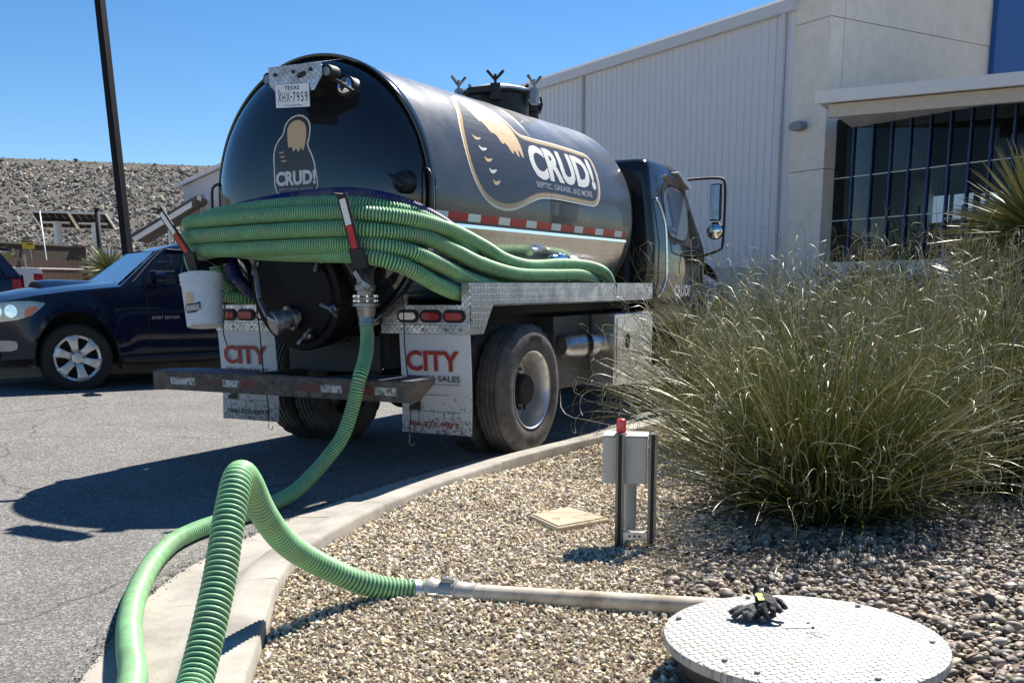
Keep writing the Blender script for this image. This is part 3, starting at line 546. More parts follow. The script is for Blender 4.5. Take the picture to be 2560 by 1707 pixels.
# bumper
bp = MB(); pr = [(-1.19,-.72),(-1.19,-.52),(-.95,-.40),(-.40,-.40),(-.20,-.66),(.30,-.66),(.62,-.40),(1.0,-.30),(1.19,-.42),(1.19,-.72)]
bp.prism(pr, lambda u,v,h: (u,v,h), .708, .716); bumper = bp.build('bumper', mat('bumper tread', (.06,.066,.08), .55, .5, var=.3, dirt=((.02,.02,.022), 10, .4)), T)
mb = MB(); mb.box(-1.19,1.19,-.7235,-.712,.573,.7075); mb.build('face_plate', M_BUMP, bumper, bevel=.002)
for sx in (-1,1): mb = MB(); mb.prism([(-.711,.573),(-.711,.7075),(-.43,.7075),(-.45,.68),(-.62,.585)], lambda u,v,h: (h,u,v), sx*1.19, sx*1.182); mb.build('end_plate', M_BUMP, bumper)
for sx in (-.35,.35): mb = MB(); mb.box(sx-.04,sx+.04,-.66,.03,.60,.70); mb.build('bumper_arm', M_DARK, bumper)
for a, b, red in ((-1.003,-.749,0),(-.748,-.474,1),(-.473,-.297,0),(-.296,-.14,1),(.204,.433,1),(.434,.62,0),(.621,.894,1),(.895,1.071,0)):
    mb = MB(); mb.box(a,b,-.7255,-.7236,.616,.668); mb.build('reflective_tape', M_TREDD if red else M_TWHTD, bumper)
# road wheels
def tyre_mesh(w=.27, R_=.52, rb=.30, n=84):
    mb = MB(); h = w/2; P = [(rb,-h+.03),(rb+.02,-h+.012),(.37,-h),(.43,-h),(.475,-h+.012),(R_-.022,-h+.024),(R_-.006,-h+.034)]
    tread = []
    for k, x in enumerate(np.linspace(-h+.045, h-.045, 9)): tread.append((R_-(.014 if k % 2 else 0), x))
    pr_ = P + [q for k, x in enumerate(np.linspace(-h+.05,h-.05,5)) for q in ((R_,x-.014),(R_,x+.010),(R_-.013,x+.012),(R_-.013,x+.02))][:-2] + [(a,-b) for a,b in reversed(P)]
    mb.lathe(pr_, (0,0,0), (1,0,0), n)
    m = len(pr_); v = mb.v
    for i in (5,6,7,m-8,m-7,m-6):          # cut lugs into the shoulders
        for k in range(n):
            if k % 3 == 0:
                p = v[i*n+k]; v[i*n+k] = (p[0]*.985, p[1]*.968, p[2]*.968)
    return mb
def truck_wheel(loc, side, dual):
    """rear: deep-dish outer wheel; side=+1 faces +x"""
    w = empty('wheel', loc, 0, T); ty = tyre_mesh().build('tyre', M_RUB, w, smooth=40)
    s = side; mb = MB()
    if dual: pr_ = [(.30,-.12),(.297,.112),(.306,.125),(.312,.128),(.314,.122),(.312,.115)]; mb.lathe([(a,b*s) for a,b in pr_], (0,0,0), (1,0,0), 48)
    else: mb.lathe([(a,b*s) for a,b in [(.30,-.12),(.314,.12),(.306,.126),(.29,.11),(.27,.06)]], (0,0,0), (1,0,0), 48)
    rim = mb.build('rim', M_RIM, w, smooth=45)
    hd = -.05 if dual else .06
    mb = MB(); mb.lathe([(a,b*s) for a,b in [(.299,hd-.03),(.27,hd-.015),(.2,hd),(.16,hd),(.13,hd)]], (0,0,0), (1,0,0), 48); mb.build('disc', M_RIM, w, smooth=45)
    for k in range(6 if dual else 8):
        a = 2*math.pi*k/(6 if dual else 8)+.3; mb = MB(); mb.lathe([(.001,.0),(.03,.0005)], (s*(hd+.004), .235*math.cos(a), .235*math.sin(a)), (s,0,0), 14); mb.build('hand_hole', M_DARK, rim)
    mb = MB(); mb.lathe([(a,b*s) for a,b in [(.15,hd),(.15,hd+.012),(.125,hd+.02),(.12,hd+.12),(.11,hd+.13),(.001,hd+.132)]], (0,0,0), (1,0,0), 28); hub = mb.build('hub', M_DARK if dual else M_CHROME, w, smooth=40)
    for k in range(10):
        a = 2*math.pi*k/10; mb = MB(); mb.cyl((s*(hd+.002),.168*math.cos(a),.168*math.sin(a)),(s*(hd+.05),.168*math.cos(a),.168*math.sin(a)),.016,6); mb.build('lug_nut', M_STEEL, hub)
    return w, ty
for sx in (-1,1):
    w, ty = truck_wheel((sx*1.068,.98,.507), sx, True)
    if sx > 0:
        w['label'] = 'outer right rear wheel with bright deep dish rim'
        for a0, word in ((-math.pi/2,'AVANTECH'),(math.pi/2-.9,'AVANTECH')):
            v = TXT[word]; letters('lettering', word, lambda u,v: (.1365, (.395+v)*math.cos(a0-.30+u)*1.0, (.395+v)*math.sin(a0-.30+u)), .60, .045, mat('raised rubber', (.008,.008,.008), .6), ty, .08)
        decal('tread_mark', [(.385,1.25),(.43,1.25),(.43,1.75),(.385,1.75)], lambda u,v: (.1365,u*math.cos(v),u*math.sin(v)), M_BRUB, ty, .05)
    mb = tyre_mesh(); o = mb.build('inner_tyre', M_RUB, T, smooth=40); o.location = (sx*.745,.98,.507)
    w2, _ = truck_wheel((sx*1.02,5.95,.507), sx, False)
# boxes and tanks on the right flank
mb = MB(); mb.box(.70,1.15,2.75,3.75,.375,1.06); tb = mb.build('tool_box', mat('scuffed aluminium box', (.66,.66,.66), .3, .9, var=.08, vscale=3, dirt=((.4,.38,.34), 4, .4)), T, bevel=.01)
mb = MB(); mb.box(1.151,1.156,2.80,3.70,.41,1.02); mb.build('door', bpy.data.materials['scuffed aluminium box'], tb, bevel=.004)
mb = MB(); mb.prism(smooth_poly([(3.02,.72),(3.10,.72),(3.10,.86),(3.02,.86)],2), lambda u,v,h: (h,u,v), 1.157, 1.168); mb.build('latch', M_BRUB, tb)
mb = MB(); mb.box(.35,.9,1.95,2.72,.40,1.06); mb.build('battery_box', mat('dark grey box', (.045,.045,.047), .55, var=.2, dirt=((.12,.10,.08),6,.4)), T, bevel=.01)
for yy, rr in ((2.16,.105),(2.58,.085)):
    mb = MB(); mb.lathe([(.001,-.26),(rr*.7,-.25),(rr,-.2),(rr,.2),(rr*.7,.25),(.001,.26)], (1.0,yy+.1,.79), (.25,1,0), 24); mb.build('air_tank', M_LIP, T, smooth=35)
mb = MB(); mb.cyl((1.04,2.33,.79),(1.055,2.35,.79),.112,24); mb.build('tank_strap', M_BRUB, T)
# top hatch on the tank
hx, hy, hz = .0, 2.56, ZC+RT
mb = MB(); mb.lathe([(.30,-.12),(.30,.135),(.335,.14),(.335,.16),(.30,.163)], (hx,hy,hz), (0,0,1), 48); th = mb.build('top_hatch', M_FRAME, T, smooth=35)
mb = MB(); mb.lathe([(.335,.162),(.335,.18),(.30,.195),(.15,.235),(.001,.245)], (hx,hy,hz), (0,0,1), 48); mb.build('hatch_lid', M_LIP, th, smooth=35)
for k in range(5):
    a = -2.35+2*math.pi*k/5; d = Vector((math.cos(a),math.sin(a),0)); c = Vector((hx,hy,hz+.1))+d*.37; wn_ = MB(); wn_.obox(c+Vector((0,0,.02)), d, d.cross(Vector((0,0,1))), (0,0,1), .03,.045,.07); wn_.cyl(c, c+Vector((0,0,.17)), .013, 8)
    t = Vector((.8,.6,0)) if k % 2 else Vector((.45,.9,0))
    for sgn in (-1,1): wn_.tube([c+Vector((0,0,.12)), c+Vector((0,0,.2))+t*sgn*.075], [.013,.014], 8)
    wn_.build('wing_clamp', M_FRAME if k % 2 else M_STEEL, th, smooth=40)
mb = MB(); mb.bar((-.05,hy-.46,hz+.12),(.15,hy-.36,hz+.14),.07,.06); mb.build('hinge', M_FRAME, th, bevel=.01)
mb = MB(); mb.lathe([(.08,-.1),(.08,.05),(.105,.055),(.105,.14),(.095,.15),(.001,.152)], (.10,3.05,hz), (0,0,1), 28); cp = mb.build('vent_cap', M_FRAME, T, smooth=35)
for sgn in (-1,1): mb = MB(); mb.tube([(.10+sgn*.11,3.05,hz+.07),(.10+sgn*.125,3.05,hz+.12),(.10+sgn*.11,3.05,hz+.19)], .012, 8); mb.build('cam_lever', M_FRAME, cp)
# hose holder arms
LARM = ((-.70,-.74,1.555),(-.93,-.78,1.885)); RARM = ((.82,-.77,1.545),(.742,-.80,1.905))
for nm, b_, t_, wd in (('left',LARM[0],LARM[1],.07),('right',RARM[0],RARM[1],.085)):
    b_ = Vector(b_); t_ = Vector(t_); d = (t_-b_).normalized(); mb = MB(); mb.bar(b_, t_, wd, .012, (0,1,.3)); mb.bar(t_-d*.004, t_+Vector((-.02,-.05,.0)) if nm == 'left' else t_+Vector((-.035,.02,.005)), wd, .012, (0,0,1)); arm = mb.build('hose_arm', M_BRUB, T, bevel=.003)
    sd = d.cross(Vector((0,1,.3))).normalized(); up = sd.cross(d)*-1; nrm = up if up.y < 0 else -up
    for f0, f1, m_ in ((.47,.93,M_TWHT),(.06,.47,M_TRED)):
        L = (t_-b_).length; mb = MB(); p0 = b_+d*L*f0+nrm*.0085; p1 = b_+d*L*(f1-.01)+nrm*.0085; mb.add([p0-sd*wd*.3,p0+sd*wd*.3,p1+sd*wd*.3,p1-sd*wd*.3], [(0,1,2,3)]); mb.build('reflective_tape', m_, arm)
    mb = MB(); mb.bar(b_+Vector((0,.04,-.10)), b_+Vector((0,0,.02)), wd*1.3, .03, (0,1,0)); mb.bar(b_+Vector((0,.04,-.08)), b_+Vector((0,.35,-.02)), .05, .05); mb.build('arm_bracket', M_FRAME, arm)
# cab
def hw(z): return 1.085 - max(0, z-1.75)*.115
def cab_ring(z, yf, w, rr=.075, yr=3.9, n=5):
    out = []
    for cx, cy, a0 in ((w-rr,yr+rr,-90),(w-rr,yf-rr,0),(-w+rr,yf-rr,90),(-w+rr,yr+rr,180)):
        for k in range(n): a = R(a0+90*k/(n-1)); out.append((cx+rr*math.cos(a), cy+rr*math.sin(a), z))
    return out
rings = [cab_ring(.92,5.5,1.06),cab_ring(1.05,5.62,1.085),cab_ring(1.65,5.66,1.085),cab_ring(1.75,5.60,hw(1.75)),cab_ring(2.3,5.13,hw(2.3)),cab_ring(2.46,4.98,hw(2.46)),cab_ring(2.555,4.88,hw(2.5)-.012,.09,3.91),cab_ring(2.60,4.80,hw(2.5)-.05,.10,3.95),cab_ring(2.625,4.6,.80,.14,4.1)]
mb = MB(); nr = len(rings[0])
for q in rings: mb.v.extend(q)
for i in range(len(rings)-1):
    for k in range(nr): mb.f.append((i*nr+k, i*nr+(k+1)%nr, (i+1)*nr+(k+1)%nr, (i+1)*nr+k))
mb.f.append(tuple((len(rings)-1)*nr+k for k in range(nr))); mb.f.append(tuple(reversed(range(nr))))
mb.build('cab', M_CAB, T, smooth=50)
for sx in (-1,1):
    on = lambda y,z,o: (sx*(hw(z)+o), y, z)
    frame_ = smooth_poly([(4.22,2.42),(4.28,1.86),(4.44,1.78),(5.36,1.72),(5.42,1.80),(5.02,2.40),(4.9,2.44)], 2)
    fo = decal('window_frame', frame_, lambda u,v: on(u,v,.004), M_BRUB, T, .1)
    decal('window', smooth_poly([(4.28,2.37),(4.33,1.90),(4.46,1.83),(5.02,1.79),(5.02,2.36)],2), lambda u,v: on(u,v,.008), M_GLASSB, fo, .1)
    decal('quarter_window', smooth_poly([(5.07,2.27),(5.07,1.79),(5.32,1.77),(5.36,1.80)],1), lambda u,v: on(u,v,.008), M_GLASSD, fo, .1)
    for pts in ([(4.14,2.44),(4.14,1.0)],[(5.50,1.68),(5.50,1.0)]):
        mb = MB(); mb.tube([on(a,b,.0) for a,b in pts], .006, 6); mb.build('door_seam', M_BRUB, T)
    mb = MB(); mb.tube(smooth_path([on(4.02,2.20,.0),on(4.02,2.20,.03),on(4.10,2.07,.05),on(4.14,1.9,.06),on(4.15,1.5,.06),on(4.13,1.36,.05),on(4.03,1.24,.04),on(4.02,1.2,.0)],.04), .014, 8); mb.build('grab_rail', M_CHROME, T, smooth=True)
    # mirror on its loop arm
    ar = empty('mirror', (0,0,0), 0, T); mb = MB(); X = lambda v: sx*v
    mb.tube(smooth_path([(X(1.0),5.0,2.47),(X(1.15),5.12,2.49),(X(1.36),5.2,2.49),(X(1.42),5.2,2.44),(X(1.43),5.2,2.2),(X(1.42),5.2,1.78),(X(1.38),5.2,1.71),(X(1.2),5.25,1.66),(X(1.07),5.3,1.64)],.04), .015, 8); mb.build('mirror_arm', M_BRUB, ar, smooth=True)
    mb = MB(); mb.box(min(X(1.27),X(1.40)),max(X(1.27),X(1.40)),5.13,5.20,2.03,2.43); mb.build('housing', M_BRUB, ar, bevel=.02)
    mb = MB(); mb.box(min(X(1.282),X(1.388)),max(X(1.282),X(1.388)),5.122,5.128,2.045,2.415); mb.build('mirror_glass', M_CHROME, ar)
    mb = MB(); mb.lathe([(.001,-.05),(.05,-.045),(.085,-.02),(.092,.01),(.085,.03),(.001,.035)], (X(1.335),5.16,1.92), (0,1,0), 20); mb.build('spot_mirror', M_CHROME, ar, smooth=True)
    mb = MB(); mb.lathe([(.088,-.012),(.097,.0),(.097,.03),(.06,.06),(.001,.07)], (X(1.335),5.165,1.92), (0,1,0), 20); mb.build('spot_housing', M_BRUB, ar, smooth=True)
    mb = MB(); mb.prism(smooth_poly([(4.55,2.50),(4.60,2.53),(5.02,2.42),(5.05,2.36),(4.95,2.36)],1), lambda u,v,h: (X(h),u,v), hw(2.4)+.01, hw(2.4)+.09); mb.build('window_visor', M_LIP, T, smooth=40)
    # front wing
    mb = MB(); rows = []
    for a in np.linspace(R(200), R(-20), 15): rows.append([(X(x), 5.98+rr*math.cos(a), .55+rr*math.sin(a)*1.05+dz) for x, rr, dz in ((1.17,.60,0),(1.17,.68,0),(1.13,.74,.02),(1.0,.79,.06),(.75,.82,.12),(.5,.84,.16))])
    mb.grid(rows); mb.build('front_wing', M_CAB, T, smooth=True)
decal('rear_window', smooth_poly([(-.55,1.95),(.55,1.95),(.55,2.35),(-.55,2.35)],2), lambda u,v: (u,3.895,v), M_GLASSD, T)
mb = MB(); mb.grid([[(x*w, y, z) for x in (-1,-.85,-.5,0,.5,.85,1)] for y,z,w in ((5.5,1.60,.98),(5.9,1.62,.95),(6.4,1.56,.90),(6.8,1.45,.86),(7.0,1.30,.84),(7.05,.8,.84))]); mb.build('bonnet', M_CAB, T, smooth=50)
mb = MB(); mb.box(-1.1,1.1,6.95,7.2,.42,.72); mb.build('front_bumper', M_CHROME, T, bevel=.03)
onD = lambda u,v: (hw(v)+.004, u, v)
dl = decal('door_emblem', smooth_poly([(4.70,1.48),(4.75,1.62),(4.83,1.64),(4.89,1.56),(4.90,1.44),(4.8,1.40)],2), onD, M_TANP, T, .06)
letters('lettering', 'CRUD!', lambda u,v: (hw(v+1.2)+.004, 4.55+u, 1.2+v), .52, .13, M_LET, dl, .06)
# exhaust stack clutter behind the cab
mb = MB(); mb.box(.2,.85,3.72,3.88,1.0,2.3); mb.build('pump_housing', M_DARK, T, bevel=.02)
# ================================================================ hoses
def hose_mat(name, rough=.52):
    m = mat_attr(name, rough, .35, .16, 14.0, dirt=((.30,.28,.20), 6.0, .45)); return m
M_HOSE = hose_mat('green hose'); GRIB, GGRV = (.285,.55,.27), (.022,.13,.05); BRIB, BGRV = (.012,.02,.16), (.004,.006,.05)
def ribbed(name, pts, r, parent, m=M_HOSE, rib=GRIB, grv=GGRV, pitch=.019, n=16, depth=.13, dusty=.0):
    st = pitch/4; P = smooth_path(pts, st); N = len(P); t = np.gradient(P, axis=0); t /= np.linalg.norm(t, axis=1)[:,None]
    up = np.array([0,0,1.0]) if abs(t[0][2]) < .9 else np.array([1.0,0,0]); nn = np.zeros_like(P); a = up - t[0]*(up@t[0]); nn[0] = a/np.linalg.norm(a)
    for i in range(1, N): a = nn[i-1]-t[i]*(nn[i-1]@t[i]); nn[i] = a/np.linalg.norm(a)
    bb = np.cross(t, nn); ph = np.arange(N) % 4; rad = np.where(ph < 2, r, r*(1-depth)); an = np.linspace(0, 2*np.pi, n, endpoint=False)
    V = P[:,None,:] + rad[:,None,None]*(nn[:,None,:]*np.cos(an)[None,:,None] + bb[:,None,:]*np.sin(an)[None,:,None])
    idx = np.arange(N*n).reshape(N, n); q = np.stack([idx[:-1], np.roll(idx[:-1],-1,1), np.roll(idx[1:],-1,1), idx[1:]], -1).reshape(-1,4)
    me = bpy.data.meshes.new(name); me.vertices.add(N*n); me.vertices.foreach_set('co', V.astype(np.float32).ravel()); me.loops.add(len(q)*4); me.loops.foreach_set('vertex_index', q.astype(np.int32).ravel())
    me.polygons.add(len(q)); me.polygons.foreach_set('loop_start', np.arange(0, len(q)*4, 4, dtype=np.int32)); me.update(calc_edges=True)
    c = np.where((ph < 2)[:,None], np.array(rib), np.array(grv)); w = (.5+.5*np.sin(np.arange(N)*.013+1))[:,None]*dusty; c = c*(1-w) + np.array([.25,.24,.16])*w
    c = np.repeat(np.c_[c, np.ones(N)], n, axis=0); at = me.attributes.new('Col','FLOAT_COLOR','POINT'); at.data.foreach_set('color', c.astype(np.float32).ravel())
    me.polygons.foreach_set('use_smooth', np.ones(len(q), bool)); me.materials.append(m); o = bpy.data.objects.new(name, me); COL.objects.link(o)
    if parent: o.parent = parent
    return o
# working hose: valve -> ground -> loop over the kerb -> pipe
wh = thing('suction_hose', 'green ribbed hose running from the truck valve over the kerb to the pipe', 'hose', (1.0,-2.2,0))
def rel(o, pts): L = Vector(o.location); return [tuple(Vector(p)-L) for p in pts]
path = [(.655,-.47,1.13),(.668,-.487,1.05),(.695,-.52,.985),(.747,-.60,.905),(.796,-.70,.822),(.826,-.785,.748),(.818,-.812,.67),(.798,-.835,.556),(.777,-.93,.364),(.748,-1.06,.236),(.735,-1.22,.135),(.76,-1.42,.07),(.80,-1.64,.05),(.865,-1.97,.05),(.875,-2.18,.05),(.913,-2.41,.05),(1.01,-2.65,.05),(1.242,-2.98,.05),(1.562,-3.344,.053),(1.852,-3.626,.062),(2.116,-3.849,.075),(2.34,-4.03,.085),(2.62,-4.30,.12),(2.9,-4.62,.17),(3.12,-4.92,.21),(3.30,-4.98,.22),(3.36,-4.88,.23),(3.26,-4.72,.24),(3.10,-4.54,.265),(2.98,-4.36,.31),(2.862,-4.145,.49),(2.77,-3.99,.655),(2.69,-3.862,.742),(2.60,-3.73,.70),(2.535,-3.60,.565),(2.48,-3.45,.43),(2.453,-3.3,.325),(2.47,-3.16,.235),(2.52,-3.05,.165),(2.60,-2.93,.115),(2.70,-2.845,.098)]
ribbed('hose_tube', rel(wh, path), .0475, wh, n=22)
mb = MB(); mb.cyl(*rel(wh, [(.656,-.471,1.12),(.664,-.483,1.06)]), .052, 24); mb.build('hose_clamp', M_STEEL, wh, smooth=40)
mb = MB(); mb.cyl(*rel(wh, [(2.655,-2.885,.104),(2.675,-2.866,.101)]), .0505, 24); mb.build('hose_clamp', M_LIP, wh, smooth=40)
# hoses carried on the truck
CARRY = [
 ('green hose lying topmost across the back of the tank', [(-1.08,2.4,1.42),(-1.11,1.0,1.55),(-1.10,.1,1.72),(-1.03,-.32,1.78),(-.86,-.56,1.795),(-.44,-.645,1.805),(.05,-.665,1.81),(.55,-.665,1.805),(.82,-.61,1.79),(1.0,-.42,1.765),(1.06,-.15,1.725),(1.06,.09,1.69),(1.06,.45,1.608),(1.06,.78,1.52),(1.06,1.2,1.478),(1.06,1.78,1.50),(1.06,2.3,1.494),(1.08,2.62,1.445),(1.06,2.82,1.36),(1.0,2.98,1.26)], 0),
 ('green hose second from the top in the wrapped bundle', [(-1.06,2.0,1.34),(-1.09,1.0,1.46),(-1.08,.1,1.63),(-1.0,-.33,1.685),(-.827,-.6,1.692),(-.12,-.68,1.70),(.6,-.69,1.70),(.88,-.60,1.68),(1.035,-.3,1.645),(1.075,.02,1.565),(1.085,.38,1.48),(1.09,.92,1.413),(1.09,1.53,1.411),(1.08,2.13,1.415),(1.03,2.48,1.37),(.97,2.75,1.27)], .12),
 ('green hose third from the top in the wrapped bundle', [(-1.02,1.8,1.26),(-1.06,.9,1.36),(-1.04,.1,1.53),(-.95,-.35,1.585),(-.77,-.6,1.59),(-.12,-.67,1.592),(.5,-.685,1.597),(.85,-.63,1.59),(1.0,-.5,1.56),(1.06,-.38,1.525),(1.075,-.15,1.464),(1.08,.19,1.375),(1.07,.6,1.31),(1.03,1.2,1.27),(.99,2.1,1.25)], .05),
 ('lowest green hose dropping behind the right side rail', [(-.55,-.52,1.60),(-.1,-.58,1.56),(.4,-.63,1.54),(.75,-.66,1.525),(.93,-.62,1.495),(1.04,-.47,1.43),(1.07,-.21,1.335),(1.06,.13,1.265),(1.0,.6,1.243),(.95,1.4,1.243)], .0),
 ('green hose half hidden between the topmost hose and the blue hose', [(-1.0,-.15,1.78),(-.85,-.42,1.82),(-.5,-.55,1.855),(.1,-.575,1.88),(.6,-.565,1.87),(.88,-.46,1.83),(1.0,-.2,1.77),(1.04,.1,1.66),(.99,.5,1.5),(.97,1.0,1.37),(.97,1.6,1.35),(.96,2.0,1.33)], .0),
 ('green hose looped down onto the left hose tray', [(-1.12,-.2,1.68),(-1.12,-.32,1.58),(-1.06,-.34,1.45),(-.96,-.30,1.33),(-.82,-.24,1.26),(-.68,-.16,1.245),(-.63,.05,1.25),(-.66,.5,1.243),(-.8,1.2,1.243)], .0),
 ('short green hose hanging beside the white bucket', [(-.88,-.30,1.60),(-.865,-.32,1.5),(-.855,-.30,1.40),(-.84,-.2,1.31),(-.83,.1,1.27),(-.86,.6,1.26)], .0)]
for lab, pts, dst in CARRY:
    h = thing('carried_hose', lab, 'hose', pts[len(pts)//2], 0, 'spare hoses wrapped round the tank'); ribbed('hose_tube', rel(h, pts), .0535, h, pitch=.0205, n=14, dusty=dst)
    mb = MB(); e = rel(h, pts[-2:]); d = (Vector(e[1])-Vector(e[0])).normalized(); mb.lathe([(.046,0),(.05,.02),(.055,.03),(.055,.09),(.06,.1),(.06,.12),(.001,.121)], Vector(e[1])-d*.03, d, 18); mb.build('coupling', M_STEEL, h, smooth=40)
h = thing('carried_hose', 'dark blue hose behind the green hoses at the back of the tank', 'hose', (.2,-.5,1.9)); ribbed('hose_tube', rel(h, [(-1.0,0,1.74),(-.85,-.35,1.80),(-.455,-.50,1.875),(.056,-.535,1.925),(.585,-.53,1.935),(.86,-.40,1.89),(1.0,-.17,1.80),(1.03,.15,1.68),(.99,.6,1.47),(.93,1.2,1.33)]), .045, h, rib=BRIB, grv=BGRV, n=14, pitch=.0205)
h = thing('carried_hose', 'dark blue hose looped beside the left lower valve', 'hose', (-.68,-.25,1.3)); ribbed('hose_tube', rel(h, [(-.80,-.2,1.62),(-.73,-.30,1.52),(-.68,-.30,1.40),(-.61,-.24,1.29),(-.54,-.1,1.24),(-.56,.3,1.24)]), .045, h, rib=BRIB, grv=BGRV, n=14, pitch=.0205)
# aluminium fittings lying on the right hose tray
# grit swept against the gutter
qs = rng.uniform(0, LK[-1]*.62, 5200); it3 = lambda A, q: np.stack([np.interp(q, LK, A[:,j]) for j in range(3)],1); dd_ = np.abs(rng.normal(0,.045,5200))+.585+rng.choice([0,-.12],5200,p=[.85,.15])*rng.random(5200); gp = it3(KP,qs)+it3(nk,qs)*dd_[:,None]; gp[:,2] = np.where(dd_ > .61, .004, .009)
go = scatter('gutter_grit', gp, rng.uniform(.002,.0065,5200), palette(5200,[(.10,.095,.09),(.22,.19,.15),(.05,.05,.05)],[3,2,2]), RIPR, M_STONE, .7); tag(go, 'dark grit gathered along the edge of the gutter', 'grit', kind='stuff')
h = thing('hose_fitting', 'pair of silver hose fittings lying on the green hoses by the tank side', 'fitting', (.99,1.95,1.53))
mb = MB(); mb.lathe([(.04,0),(.05,.02),(.05,.08),(.062,.09),(.062,.13),(.045,.135),(.045,.2),(.03,.21)], (0,-.25,0), (.15,1,.12), 20, True, True); mb.build('camlock', M_CHROME, h, smooth=40)
mb = MB(); mb.lathe([(.045,0),(.058,.02),(.058,.09),(.046,.1),(.046,.17)], (.02,.05,.0), (.3,1,-.15), 20, True, True); mb.build('adapter', M_STEEL, h, smooth=40)
# stinger pipe
pp = thing('steel_pipe', 'dull steel pipe lying on the gravel between hose and round lid', 'pipe', (3.1,-2.75,.1))
A = Vector((2.70,-2.845,.098))-Vector(pp.location); B = Vector((4.02,-2.515,.115))-Vector(pp.location); d = (B-A).normalized(); L = (B-A).length
M_PIPE = mat('weathered pipe', (.60,.53,.42), .68, 0.0, var=.18, vscale=9, spec=.25, dirt=((.27,.20,.13), 6, .55), bmp=(40,.1,.003))
mb = MB(); mb.lathe([(.040,.19),(.040,L),(.034,L),(.034,L-.2)], A, d, 32); mb.build('tube', M_PIPE, pp, smooth=40)
mb = MB(); mb.lathe([(.042,-.02),(.05,-.01),(.054,.0),(.054,.035),(.051,.04),(.051,.105),(.056,.11),(.056,.125),(.048,.13),(.048,.16),(.0455,.165),(.0455,.205),(.040,.208)], A, d, 32); cl = mb.build('coupler', M_STEEL if False else mat('dull coupler', (.55,.51,.46), .42, .4, var=.2, dirt=((.15,.12,.09),14,.4)), pp, smooth=35)
sd = Vector((d.y,-d.x,0)); 
for s in (1,-1): mb = MB(); mb.obox(A+d*.075+sd*.055*s, d, sd, (0,0,1), .045,.006,.012); mb.obox(A+d*.04+sd*.062*s+Vector((0,0,.012)), d, sd, (0,0,1), .02,.006,.006); mb.build('cam_arm', M_CHROME, cl, bevel=.002)
mb = MB(); mb.obox(A+d*.09+Vector((0,0,.05)), d, sd, (0,0,1), .03,.02,.012); mb.build('lug', M_STEEL, cl, bevel=.003)
# ================================================================ round access lid
M_LIDT = mat_diamond('lid tread', (.46,.46,.45), 'XY', 33, .55, 0.0, 1.0, .6, (.36,.31,.25), .012)
M_RISER = mat('black riser', (.012,.014,.02), .45, var=.2)
ld = thing('access_lid', 'round pale tread plate lid on a black riser in the gravel', 'lid', (4.24,-3.02,0))
mb = MB(); mb.lathe([(.001,.22),(.425,.22),(.436,.216),(.438,.208),(.438,.188),(.43,.182),(.36,.18)], (0,0,0), (0,0,1), 96); mb.build('lid_plate', M_LIDT, ld, smooth=35)
mb = MB(); mb.lathe([(.395,.185),(.395,.15),(.38,.145),(.38,.11),(.39,.105),(.39,.07),(.38,.065),(.38,.0)], (0,0,0), (0,0,1), 64); mb.build('riser', M_RISER, ld, smooth=35)
for bx, by in ((3.838,-3.05),(4.086,-3.35),(4.197,-3.40),(4.51,-3.29),(4.61,-2.90),(4.342,-2.64),(3.98,-2.72)):
    mb = MB(); mb.cyl((bx-4.24,by+3.02,.2205),(bx-4.24,by+3.02,.228),.009,6); mb.build('bolt', M_STEEL, ld)
ux, uy = Vector((.877,.481,0)), Vector((-.481,.877,0)); pc = Vector((4.205-4.24,-2.955+3.02,.2215))
def lidp(u, v, z=0): q = pc+ux*u+uy*v; return (q.x,q.y,pc.z+z)
decal('name_plate', [(-.045,-.012),(.05,-.005),(.05,.03),(-.045,.024)], lambda u,v: lidp(u,v,.001), mat('bare plate', (.66,.64,.61), .4), ld)
for a, b in ((-.046,.026),(.048,.034),(.052,-.008)): mb = MB(); mb.cyl(lidp(a,b,0), lidp(a,b,.004), .005, 6); mb.build('rivet', M_BRUB, ld)
M_EMB = mat('embossed line', (.25,.24,.22), .6)
for pts in ([(.0,-.10),(.06,-.095),(.06,-.09),(.0,-.095)],[(.015,-.045),(.05,-.09),(.055,-.088),(.02,-.043)],[(.04,-.04),(.085,-.085),(.09,-.083),(.045,-.038)],[(.02,-.044),(.04,-.04),(.04,-.044),(.02,-.048)]): decal('cast_mark', pts, lambda u,v: lidp(u,v,.001), M_EMB, ld)
